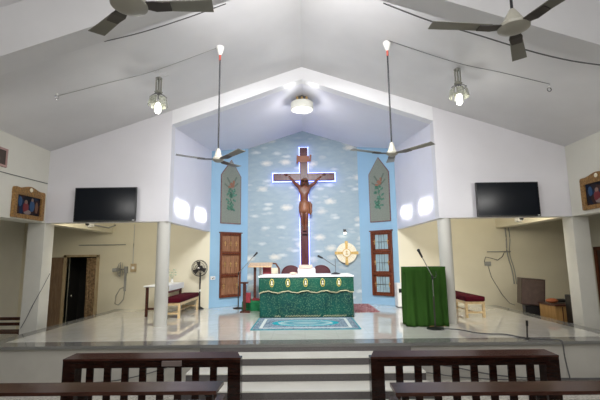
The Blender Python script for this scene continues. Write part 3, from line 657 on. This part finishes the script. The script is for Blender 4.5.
# altar rug
def rugmat(name, base, border, alt, cx, cy, hx, hy):
    m = mat(name, base, .95, spec=.1); nt = m.node_tree; v = texco(nt)
    sx = nt.nodes.new('ShaderNodeSeparateXYZ'); nt.links.new(v, sx.inputs[0])
    def mth(op, a, b_=None):
        n = nt.nodes.new('ShaderNodeMath'); n.operation = op
        for i, q in enumerate((a, b_)):
            if q is None: continue
            if isinstance(q, (int, float)): n.inputs[i].default_value = q
            else: nt.links.new(q, n.inputs[i])
        return n.outputs[0]
    ax = mth('DIVIDE', mth('ABSOLUTE', sx.outputs[0]), hx); ay = mth('DIVIDE', mth('ABSOLUTE', sx.outputs[1]), hy)
    edge = mth('MAXIMUM', mth('SUBTRACT', mth('MULTIPLY', ax, hx), hx - hy), mth('MULTIPLY', ay, hy))  # distance-like
    edge = mth('DIVIDE', edge, hy)
    ell = mth('ADD', mth('POWER', mth('DIVIDE', ax, .62), 2), mth('POWER', mth('DIVIDE', ay, .5), 2))
    nz = noise(nt, v, 22, 4, 1)
    base_c = ramp(nt, nz, [(.42, base), (.5, (.34, .42, .42)), (.56, (.06, .09, .15))])
    e = mth('ADD', ell, mth('MULTIPLY', nz, .5))
    inner = ramp(nt, e, [(.3, (.24, .36, .38)), (.55, (.04, .22, .28)), (1.15, (.01, .28, .34)), (1.3, (.42, .50, .48))])
    fac = mth('LESS_THAN', e, 1.35); c = mixc(nt, fac, base_c, inner)
    edn = mth('GREATER_THAN', edge, .955); c = mixc(nt, edn, c, border)
    bnd = mth('MULTIPLY', mth('GREATER_THAN', edge, .72), mth('LESS_THAN', edge, .8)); c = mixc(nt, bnd, c, alt); setcol(m, c); return m
M['rug'] = rugmat('turquoise_medallion_rug', (.12, .19, .27), (.02, .22, .26), (.5, .56, .54), 0, 0, 1.12, .83)
M['redrug'] = rugmat('red_patterned_rug', (.22, .05, .06), (.12, .02, .03), (.45, .3, .3), 0, 0, .4, 1.0)
nt = M['redrug'].node_tree
r_ = tag(MB().box((0, 0, .006), (2.22, 1.62, .012)).out('altar_rug', 'rug', loc=(.015, 9.08, S + .002)), 'blue grey and turquoise rug in front of the altar', 'rug')
m = mat('red_patterned_runner', (.3, .06, .07), .95); nt = m.node_tree
setcol(m, ramp(nt, noise(nt, texco(nt), 18, 4, 1), [(.4, (.16, .025, .03)), (.5, (.30, .09, .09)), (.58, (.42, .28, .28))]))
tag(MB().box((0, 0, .006), (.75, 1.9, .012)).out('side_rug', m, loc=(1.60, 11.75, S + .002)), 'red patterned rug on the floor to the right behind the altar', 'rug')

# chairs behind the altar
def armchair(loc, label):
    t = thing('armchair', label, 'chair', loc, 0, 'maroon chairs behind the altar')
    MB().box((0, 0, .46), (.52, .5, .1), bev=.03).out('seat', 'chairvel', t)
    pr = [(-.25, 0)] + [(.25 * math.cos(PI - k * PI / 16), .42 + .22 * math.sin(k * PI / 16)) for k in range(17)] + [(.25, 0)]
    MB().prism([(x, .22, .55 + z) for x, z in pr], (0, .05, 0)).out('backrest', 'chairvel', t)
    MB().tube([(x * 1.05, .245, .55 + z * 1.02) for x, z in pr], .022, 8).out('back_frame', 'cross', t, smooth='all')
    for x in (-.24, .24):
        for y in (-.22, .22): MB().cyl((x, y, 0), (x, y, .45), .022, n=8).out('leg', 'cross', t)
        MB().tube([(x * 1.1, -.2, .45), (x * 1.15, -.2, .66), (x * 1.15, .2, .68)], .02, 8).out('armrest', 'cross', t, smooth='all')
armchair((-.39, 11.75, S), 'maroon rounded chair behind the altar, left of the cross foot')
armchair((.50, 11.75, S), 'maroon rounded chair behind the altar, right of the cross foot')

# ambo at left with green step
tag(MB().mm(-.33, .33, -.36, .36, 0, .27, .04).out('green_step', 'greencarpet', loc=(-1.40, 11.66, S)), 'green carpeted step at the left lectern', 'step')
t = thing('reading_desk', 'light wood lectern with dark posts and red panel left of the altar', 'lectern', (-1.24, 11.55, S + .272))
b = MB().box((0, 0, .975), (.66, .44, .045), Matrix.Rotation(math.radians(12), 3, 'X'), .008); b.out('desk_top', 'lecternwood', t)
for x in (-.16, .0): MB().mm(x - .035, x + .035, -.04, .04, 0, .95).out('post', 'tablewood' if x < -.1 else 'chrome', t)
MB().mm(.06, .30, .02, .06, .1, .95).out('red_panel', 'redpaint', t)
MB().mm(-.22, .32, -.15, .15, 0, .05).out('base', 'redpaint', t)
t = thing('high_back_chair', 'chair with a curved brown back beside the left lectern', 'chair', (-.98, 12.35, S))
MB().box((0, 0, .45), (.5, .48, .08), bev=.02).out('seat', 'maroon', t)
b = MB().tube([(-.22, .2, .45), (-.2, .22, 1.1), (-.08, .22, 1.28), (.1, .22, 1.27), (.2, .22, 1.12), (.22, .2, .45)], .028, 8); b.out('back_frame', 'frame', t, smooth='all')
MB().mm(-.17, .17, .2, .24, .55, 1.14, .02).out('back_pad', 'emcream', t)
for x in (-.2, .2):
    for y in (-.2, .2): MB().cyl((x, y, 0), (x, y, .43), .02, n=8).out('leg', 'frame', t)
t = thing('kneeler', 'small dark wooden stand with red padding left of the lectern', 'stand', (-1.62, 11.05, S))
MB().mm(-.04, .04, -.04, .04, 0, .78).out('post', 'tablewood', t); MB().mm(-.1, .1, -.08, .08, .76, .80).out('top', 'tablewood', t); MB().mm(.03, .17, -.03, .05, .25, .52, .02).out('pad', 'redpaint', t); MB().mm(-.1, .16, -.1, .1, 0, .04).out('base', 'tablewood', t)
def mic_stand(loc, label, h, tip, base_r=.15, rz=0):
    t = thing('microphone_stand', label, 'microphone stand', loc, rz)
    MB().lathe([(base_r, 0), (base_r, .02), (.04, .045), (.02, .05)], n=28).out('base', 'black', t, smooth=True)
    MB().cyl((0, 0, .04), (0, 0, h * .62), .016, n=12).out('lower_pole', 'chrome' if base_r < .16 else 'fandark', t); MB().cyl((0, 0, h * .6), (0, 0, h), .010, n=12).out('upper_pole', 'chrome', t)
    MB().cyl((0, 0, h - .06), (0, 0, h + .02), .022, n=12).out('clutch', 'black', t)
    a = Vector((0, 0, h)); b_ = Vector(tip); d_ = (b_ - a).normalized()
    MB().cyl(a - d_ * .03, b_, .008, n=10).out('boom', 'chrome', t)
    MB().cyl(b_ - d_ * .02, b_ + d_ * .12, .018, .026, 14).ball(b_ + d_ * .14, .032).out('microphone', 'black', t, smooth=True); return t
mic_stand((-1.93, 11.95, S), 'microphone stand with round base and raised boom left of the green step', 1.02, (.50, -.4, 1.50), .16)
m2 = mic_stand((2.58, 8.22, S), 'tall microphone stand in front of the green draped lectern', 1.02, (-.19, 0, 1.42), .17)
MB().tube([(-.0, 0, 1.0), (.06, -.01, 1.0), (.08, -.01, 1.06), (.07, -.01, 1.12)], .007, 6).out('cable_hook', 'wire', m2, smooth='all')

# ================================================================ GREEN DRAPED LECTERN
gl = thing('draped_lectern', 'lectern covered down to the floor with a plain green cloth, before the right column', 'lectern', (2.53, 8.5, S))
MB().mm(-.38, .38, .0, .32, 0, 1.17).out('lectern_body', 'cabinet', gl)
def gdr(u, v):
    L = [(-.42, .34), (-.42, -.03), (.40, -.03), (.40, .34)]; seg = [.37, .82, .37]; d_ = u * sum(seg)
    for i in range(3):
        if d_ <= seg[i] + 1e-6: break
        d_ -= seg[i]
    f = d_ / seg[i]; x = L[i][0] + (L[i + 1][0] - L[i][0]) * f; y = L[i][1] + (L[i + 1][1] - L[i][1]) * f
    a = .004 + (1 - v) ** .8 * .026; w = math.sin(u * 37 + math.sin(v * 3) * .5) * a + math.sin(u * 71 + 1.3) * a * .4
    if i == 1: y += w - .01; x *= 1 - .04 * (1 - v) * (1 if x < 0 else -.4)
    else: x += w * (1 if i == 2 else -1)
    return x, y, 1.19 * v + .012 + .01 * math.sin(u * 13) * (1 - v)
MB().sheet(gdr, 180, 16).out('green_drape', 'greencloth', gl, smooth='all', solid=.006)
MB().box((-.01, .155, 1.20), (.84, .39, .022), bev=.008).out('drape_top', 'greencloth', gl, smooth=True)
MB().ball((-.43, .03, 1.14), .05, (.9, .8, 1.6)).out('drape_fold', 'greencloth', gl, smooth='all')
# white cabinet behind it
t = thing('white_cabinet', 'small white cabinet with black slot half hidden behind the green lectern', 'cabinet', (2.85, 11.86, S))
MB().mm(-.20, .20, -.18, .18, .03, .68, .01).out('body', 'white', t); MB().mm(-.16, .16, -.19, -.175, .42, .53).out('slot', 'black', t); MB().ball((-.05, -.195, .25), .022).out('knob', 'black', t); MB().mm(-.19, .19, -.16, .16, 0, .03).out('plinth', 'wire', t)

# ================================================================ LEFT TABLE, BENCHES, FANS
t = thing('side_table', 'table with dark legs and a white cloth, behind the left column', 'table', (-3.80, 11.1, S))
MB().box((0, 0, .745), (.54, 1.5, .03)).out('table_top', 'tablewood', t)
def tc_(u, v): return (-.29 + .58 * u, -.77 + 1.54 * v, .765)
b = MB().box((0, 0, .755), (.58, 1.54, .035), bev=.012); b.mm(.275, .292, -.5, .77, .62, .76); b.out('white_cloth', 'cloth_white', t, smooth=True)
for x in (-.21, .21):
    for y in (-.7, .7): MB().mm(x - .03, x + .03, y - .03, y + .03, 0, .74).out('leg', 'tablewood', t)
for y in (-.7, .7): MB().mm(-.2, .2, y - .02, y + .02, .17, .22).out('stretcher', 'tablewood', t)
MB().mm(.19, .22, -.7, .7, .55, .60).out('rail', 'redpaint', t)
t = thing('flower_vase', 'small vase of pale sprigs on the side table behind the left column', 'vase', (-3.68, 11.3, S + .778))
MB().lathe([(.03, 0), (.045, .03), (.03, .1), (.035, .12)], n=16).out('vase', 'white', t, smooth=True)
b = MB()
for k in range(9):
    a = k * .7; x, y = math.cos(a) * .1, math.sin(a) * .1; b.tube([(0, 0, .1), (x * .5, y * .5, .2), (x, y, .22 + .07 * (k % 3))], .004, 5); b.ball((x, y, .23 + .07 * (k % 3)), .022, (1.4, 1, .8), 8)
b.out('sprigs', 'flower', t, smooth='all')
bn = thing('cushioned_bench', 'pale wood bench with maroon cushion beside the left column', 'bench', (-3.27, 10.88, S), 0, 'cushioned benches')
MB().box((0, 0, .43), (.47, 1.80, .115), bev=.035).out('cushion', 'maroon', bn, smooth=True)
MB().mm(-.22, .22, -.86, -.82, .31, .375).mm(-.22, .22, .82, .86, .31, .375).mm(-.22, -.18, -.86, .86, .31, .375).mm(.18, .22, -.86, .86, .31, .375).out('seat_frame', 'benchwood', bn)
for x in (-.2, .2):
    for y in (-.84, .84): MB().mm(x - .028, x + .028, y - .028, y + .028, 0, .375).out('leg', 'benchwood', bn)
for y in (-.84, .84): MB().mm(-.18, .18, y - .015, y + .015, .10, .14).out('stretcher', 'benchwood', bn)
MB().mm(-.015, .015, -.82, .82, .105, .135).out('long_stretcher', 'benchwood', bn)
dup(bn, (3.98, 10.5, S), 0, 'pale wood bench with maroon cushion beside the right column')
t = thing('pedestal_fan', 'black pedestal fan in the corner near the shuttered window', 'fan', (-3.05, 11.9, S))
MB().lathe([(.12, 0), (.12, .02), (.05, .06), (.02, .08)], n=24).out('base', 'black', t, smooth=True); MB().cyl((0, 0, .05), (0, 0, 1.05), .022, n=12).out('pole', 'black', t); MB().cyl((0, 0, .5), (0, 0, .56), .03, n=12).out('collar', 'white', t)
mo = MB().lathe([(.02, -.08), (.07, -.06), (.075, .05), (.03, .09)], n=20).out('motor', 'black', t, smooth=True)
mo.rotation_euler = (PI / 2, 0, 0); mo.location = (0, 0, 1.17)
b = MB()
for rr, yy in ((.235, 0), (.22, -.05), (.17, -.08), (.11, -.095), (.05, -.10), (.22, .05)):
    b.tube([(rr * math.cos(k * PI / 16), -.1 + yy, 1.17 + rr * math.sin(k * PI / 16)) for k in range(32)], .005, 5, True)
for k in range(40):
    a = k * PI / 20; ca, sa = math.cos(a), math.sin(a)
    b.tube([(.05 * ca, -.20, 1.17 + .05 * sa), (.17 * ca, -.18, 1.17 + .17 * sa), (.235 * ca, -.1, 1.17 + .235 * sa)], .003, 4)
b.out('grille', 'black', t)
b = MB()
for k in range(3):
    a = k * 2 * PI / 3 + .3; mt = Matrix.Rotation(a, 3, 'Y')
    b.prism([mt @ Vector(p) + Vector((0, -.11, 1.17)) for p in ((.02, -.01, -.03), (.19, -.03, -.08), (.20, .0, .05), (.02, .01, .03))], (0, .006, 0))
b.out('blades', 'fandark', t)
MB().ball((0, -.2, 1.17), .035, (1, .5, 1)).out('center_cap', 'chrome', t, smooth='all')
# wall fan on the left
t = thing('wall_fan', 'grey wall fan with hanging wires on the cream wall near the doorway', 'fan', (-5.33, 12.1, 1.74))
MB().mm(-.02, .06, -.1, 0, -.1, .1).cyl((.0, -.08, .02), (-.04, -.24, .02), .025, n=10).out('bracket', 'grey', t)
mt = Matrix.Rotation(math.radians(-65), 3, 'Z')
b = MB()
for rr, yy in ((.19, 0), (.15, -.06), (.08, -.09), (.18, .05)):
    b.tube([mt @ Vector((rr * math.cos(k * PI / 14), yy, rr * math.sin(k * PI / 14) * 1.1)) + Vector((-.05, -.26, .02)) for k in range(28)], .005, 5, True)
for k in range(28):
    a = k * PI / 14; b.tube([mt @ Vector((.02 * math.cos(a), -.09, .02 * math.sin(a))) + Vector((-.05, -.26, .02)), mt @ Vector((.15 * math.cos(a), -.06, .165 * math.sin(a))) + Vector((-.05, -.26, .02)), mt @ Vector((.19 * math.cos(a), 0, .21 * math.sin(a))) + Vector((-.05, -.26, .02))], .003, 4)
b.out('grille', 'grey', t)
b = MB()
for k in range(4):
    a = k * PI / 2 + .4; m3 = mt @ Matrix.Rotation(a, 3, 'Y')
    b.prism([m3 @ Vector(p) + Vector((-.05, -.26, .02)) for p in ((.02, -.01, -.03), (.15, -.03, -.07), (.16, 0, .05), (.02, .01, .03))], (0.004, .004, 0))
b.out('blades', 'grey', t); MB().cyl((-.26, -.30, .0), (-.08, -.27, .02), .055, n=16).out('motor_housing', 'grey', t, smooth=True)
MB().mm(-.03, .03, -.04, -.01, -.62, -.1).out('pipe', 'grey', t)
MB().tube([(0, -.03, -.5), (-.14, -.03, -.55), (-.25, -.03, -.75), (-.27, -.03, -.98), (-.16, -.03, -1.02), (-.02, -.03, -.85), (0, -.03, -.6)], .009, 6).out('wire_loop', 'grey', t, smooth='all')
t = thing('switch_box', 'cream electric box on the wall beside the wall fan', 'switch box', (-5.10, 12.1, 1.68))
MB().mm(-.08, .08, -.06, 0, 0, .24, .008).out('box', 'doorframe', t); MB().mm(-.04, .04, -.068, -.06, .08, .16).out('switch', 'white', t)
cable('wall_conduit', [(-5.13, 12.085, 1.9), (-5.13, 12.085, 2.5), (-5.13, 12.085, 3.1)], .012, 'lightwire', 'pale conduit rising from the cream electric box', 'conduit')
tag(MB().cyl((-6.77, 12.05, 2.49), (-5.36, 12.05, 2.49), .013, n=8).cyl((-6.75, 12.1, 2.49), (-6.75, 12.03, 2.49), .01, n=6).cyl((-5.38, 12.1, 2.49), (-5.38, 12.03, 2.49), .01, n=6).out('curtain_rod', 'grey'), 'thin curtain rod on the wall above the doorway', 'rod')
tag(MB().cyl((5.45, 12.05, 2.15), (6.15, 12.05, 2.15), .013, n=8).cyl((5.5, 12.1, 2.15), (5.5, 12.03, 2.15), .01, n=6).out('wall_rod', 'grey'), 'thin horizontal rod on the right cream wall above the socket', 'rod')
t = thing('wall_switch', 'grey switch box with hanging wire on the right cream wall', 'switch box', (5.45, 12.1, 1.80))
MB().mm(-.09, .09, -.05, 0, -.06, .06, .006).out('box', 'grey', t)
MB().tube([(0, -.03, -.05), (.08, -.03, -.4), (.35, -.03, -.9), (.55, -.03, -1.15), (.7, -.03, -1.2)], .007, 6).out('hanging_wire', 'wire', t, smooth='all')
MB().tube([(-.1, -.03, .05), (-.05, -.03, .2), (.15, -.03, .15), (.3, -.03, .1), (.45, -.03, .2), (.52, -.03, .34)], .009, 6).out('looped_wire', 'wire', t, smooth='all')
for k, (xx, rr) in enumerate(((6.03, .018), (6.10, .012))):
    cable('vertical_cable', [(xx, 12.07, 3.25), (xx + .03 + .04 * k, 12.07, 2.6), (xx + .02, 12.07, 2.1), (xx + .12, 12.07, 1.6), (xx + .15, 12.07, 1.2)], rr, 'grey', ('thick' if k == 0 else 'thin') + ' grey cable running down the right cream wall')
for s in (-1, 1):     # small lamps / camera on the beams
    t = thing('beam_fixture', 'small white fixture with dark lens on the %s cream beam' % ('left' if s < 0 else 'right'), 'fixture', (s * 5.785, 10.7, 2.99))
    MB().mm(-s * .10, 0, -.10, .10, -.07, .07, .01).out('body', 'white', t); MB().cyl((-s * .03, -.1, 0), (-s * .03, -.16, 0), .04, n=14).out('lens', 'black', t)
    if s < 0: MB().tube([(.05, .1, 0), (.12, .2, -.02), (.25, .6, -.05), (.3, .9, .05)], .02, 6).out('cable', 'grey', t, smooth='all')

# ================================================================ RIGHT AISLE JUNK
t = thing('brown_speaker', 'big brown box shaped speaker tilted on a black stand in the right aisle', 'speaker', (6.0, 10.9, 0), math.radians(-14))
ry = Matrix.Rotation(math.radians(5), 3, 'Y')
MB().box((0, 0, 1.08), (.56, .42, .68), ry, .01).out('cabinet', 'speakerbrown', t)
MB().box((-.01, -.212, 1.08), (.50, .01, .62), ry).out('grille_cloth', 'speakerfront', t)
MB().mm(-.2, .25, -.15, .15, .0, .73).out('stand', 'black', t)
t = thing('wooden_desk', 'orange brown desk with dark top beyond the right edge of the stage', 'desk', (6.35, 10.15, 0))
MB().mm(-.42, .34, -.35, .35, .82, .85).out('desk_top', 'tablewood', t); MB().mm(-.40, .32, -.32, .32, 0, .82).out('body', 'cabinet', t)
MB().mm(-.24, -.22, -.326, -.32, .05, .80).out('groove', 'tablewood', t)
t = thing('orange_bag', 'orange and dark bundle lying on the wooden desk', 'bag', (6.18, 10.15, .865))
MB().ball((-.1, 0, .05), .12, (1.2, 1, .5)).out('orange_cover', 'bagorange', t, smooth='all'); MB().ball((.15, .05, .045), .13, (1.7, 1, .35)).out('dark_cover', 'black', t, smooth='all')
t = thing('black_speaker', 'black box speaker standing between the desk and the right pillar', 'speaker', (6.35, 9.55, 0))
MB().mm(-.2, .2, -.2, .2, 0, 1.1, .01).out('cabinet', 'black', t); MB().mm(-.17, .17, -.21, -.2, .1, 1.03).out('grille', 'fandark', t)
t = thing('door_2', 'dark brown door at the right edge of the view', 'door', (8.5, 11.0, 0)); t['kind'] = 'structure'
MB().mm(-.06, 0, -.7, .7, 0, 2.15).out('door_leaf', 'speakerbrown', t); MB().mm(-.09, 0, -.8, -.7, 0, 2.25).mm(-.09, 0, .7, .8, 0, 2.25).mm(-.09, 0, -.8, .8, 2.15, 2.25).out('door_frame', 'frame', t)
# left aisle: dark bench, blue mat, white bin
t = thing('dark_bench', 'dark slatted wooden bench behind the left pillar', 'bench', (-7.0, 9.3, 0))
for k in range(4): MB().mm(-.9, .75, -.2 + k * .12, -.12 + k * .12, .44, .47).out('seat_slat', 'tablewood', t)
for k in range(2): MB().mm(-.9, .75, .24, .27, .55 + k * .12, .62 + k * .12).out('back_slat', 'tablewood', t)
for x in (-.85, .7):
    for y in (-.18, .2): MB().mm(x - .03, x + .03, y - .03, y + .03, 0, .75 if y > 0 else .44).out('leg', 'tablewood', t)
tag(MB().mm(-7.3, -6.2, 8.1, 8.6, 0, .42, .05).out('folded_mat', 'navy'), 'thick folded blue mat on the floor beside the left pillar', 'mat')
t = thing('white_box', 'small white box on the dark bench at the left edge', 'box', (-7.35, 9.35, .475)); MB().mm(-.3, .2, -.15, .15, 0, .26, .02).out('body', 'white', t); MB().mm(-.31, .21, -.16, .16, .26, .29, .01).out('lid', 'white', t)

# ================================================================ STAGE EDGE: microphone stub and cables
t = thing('cable_post', 'short black microphone standing on the right front edge of the stage', 'microphone', (3.80, 7.15, S))
MB().lathe([(.04, 0), (.04, .015), (.014, .03)], n=14).out('base', 'black', t, smooth=True); MB().cyl((0, 0, .02), (.015, 0, .24), .012, n=10).out('stem', 'black', t); MB().cyl((.015, 0, .22), (.02, 0, .31), .02, n=12).out('head', 'black', t)
z = S + .012
cable('floor_cable', [(2.72, 8.2, z), (3.0, 8.05, z), (3.15, 7.75, z), (3.35, 7.6, z), (3.6, 7.55, z), (3.75, 7.3, z), (3.95, 7.12, z), (4.1, 7.08, z), (4.25, 6.98, z), (4.26, 6.93, .56), (4.27, 6.93, .35), (4.3, 6.9, .02)], .011, 'wire', 'dark cable trailing over the stage to its right front edge')
cable('floor_cable', [(1.85, 6.93, .30), (2.4, 6.94, .22), (3.0, 6.93, .10), (3.6, 6.92, .04), (4.4, 6.92, .02), (5.4, 6.92, .02)], .012, 'wire', 'dark cable sagging along the foot of the stage at the right')
cable('floor_cable', [(1.85, 6.92, .16), (2.5, 6.93, .06), (3.2, 6.9, .02), (4.0, 6.87, .015), (5.2, 6.87, .015)], .010, 'wire', 'lower dark cable on the nave floor right of the steps')
cable('floor_cable', [(-1.85, 6.93, .38), (-2.2, 6.94, .28), (-2.6, 6.93, .16), (-3.1, 6.92, .06), (-3.6, 6.92, .02)], .010, 'wire', 'dark cable drooping down the stage front left of the steps')
cable('pillar_wire', [(-5.695, 9.05, 1.75), (-5.69, 8.86, 1.5), (-5.70, 8.74, 1.33), (-5.82, 8.735, 1.08), (-5.93, 8.735, .82), (-6.03, 8.735, .62)], .006, 'wire', 'thin wire hanging across the left square pillar', 'wire')

# ================================================================ PEWS
def slat_panel(t, x0, x1, z0, z1, n, w, lean):
    for k in range(n):
        x = x0 + (x1 - x0) * (k + .5) / n
        MB().loft([[(x - w / 2, -.012, z0), (x + w / 2, -.012, z0), (x + w / 2, .012, z0), (x - w / 2, .012, z0)], [(x - w / 2, -.012 + lean, z1), (x + w / 2, -.012 + lean, z1), (x + w / 2, .012 + lean, z1), (x - w / 2, .012 + lean, z1)]]).out('slat', 'pew', t)
rl = thing('kneeler_rail', 'dark mahogany slatted kneeling rail left of the steps', 'kneeling rail', (-1.795, 4.93, 0), 0, 'slatted rails before the steps')
hw = 1.04
MB().prism([(-hw, -.06, .872), (hw, -.06, .872), (hw - .06, .115, .902), (-hw + .06, .115, .902)], (0, 0, -.022)).out('top_cap', 'pewtop', rl)
MB().mm(-hw + .01, hw - .01, -.055, -.02, .765, .86, .006).out('upper_rail', 'pew', rl)
MB().mm(-hw + .05, hw - .05, -.05, -.015, .10, .19).out('lower_rail', 'pew', rl)
for s in (-1, 1): MB().mm(s * hw - s * .0, s * (hw - .15), -.06, .10, 0, .86, .008).out('end_post', 'pew', rl); MB().mm(s * hw + s * .005, s * (hw - .16), -.25, .2, 0, .05, .008).out('foot', 'pew', rl)
slat_panel(rl, -.827, .827, .19, .77, 8, .08, 0)
for o in rl.children:
    if o.name.startswith('slat'): o.location.y = -.035
MB().mm(-hw + .14, hw - .14, -.50, -.2, .14, .18, .01).out('kneeling_board', 'pewtop', rl)
rr = dup(rl, (1.835, 4.90, 0), 0, 'dark mahogany slatted kneeling rail right of the steps')
rr.scale = (1.04, 1, 1)
pe = thing('pew', 'dark mahogany pew with flat top board cut off by the lower left corner', 'pew', (-2.0, 3.75, 0), 0, 'front row pews')
hp = 1.25
MB().prism([(-hp, -.12, .888), (hp - .02, -.12, .888), (hp, .12, .90), (-hp, .12, .90)], (0, 0, -.03)).out('top_board', 'pewtop', pe)
MB().mm(-hp + .02, hp - .06, -.03, .02, .70, .775, .006).out('back_rail', 'pew', pe); MB().mm(-hp + .02, hp - .06, -.02, .02, .5, .56).out('lower_rail', 'pew', pe)
for x in (-hp + .1, 0.02, hp - .10): MB().mm(x - .03, x + .03, -.035, .03, .0, .86, .006).out('back_post', 'pew', pe)
for x in (0.02, hp - .10): MB().cyl((x - .06, -.01, .86), (x, -.01, .80), .018, n=8).out('bracket', 'pew', pe)
MB().mm(-hp + .03, hp - .06, .0, .45, .42, .45, .008).out('seat', 'pewtop', pe)
for s in (-1, 1): MB().mm(s * (hp - .12), s * (hp - .06), .38, .44, 0, .64).out('front_leg', 'pew', pe); MB().mm(s * (hp - .13), s * (hp - .05), 0.03, .46, .64, .68, .01).out('armrest', 'pewtop', pe)
slat_panel(pe, -hp + .2, hp - .2, .555, .705, 10, .07, 0)
dup(pe, (2.0, 3.66, 0), 0, 'dark mahogany pew with flat top board cut off by the lower right corner')
p2 = MB().mm(-.115, .115, -.02, 0, -.03, .03, .005).out('metal_plate', 'plate', rl, (.24, -.056, .815)); p2['label'] = 'greyish metal plate fixed on the rail'
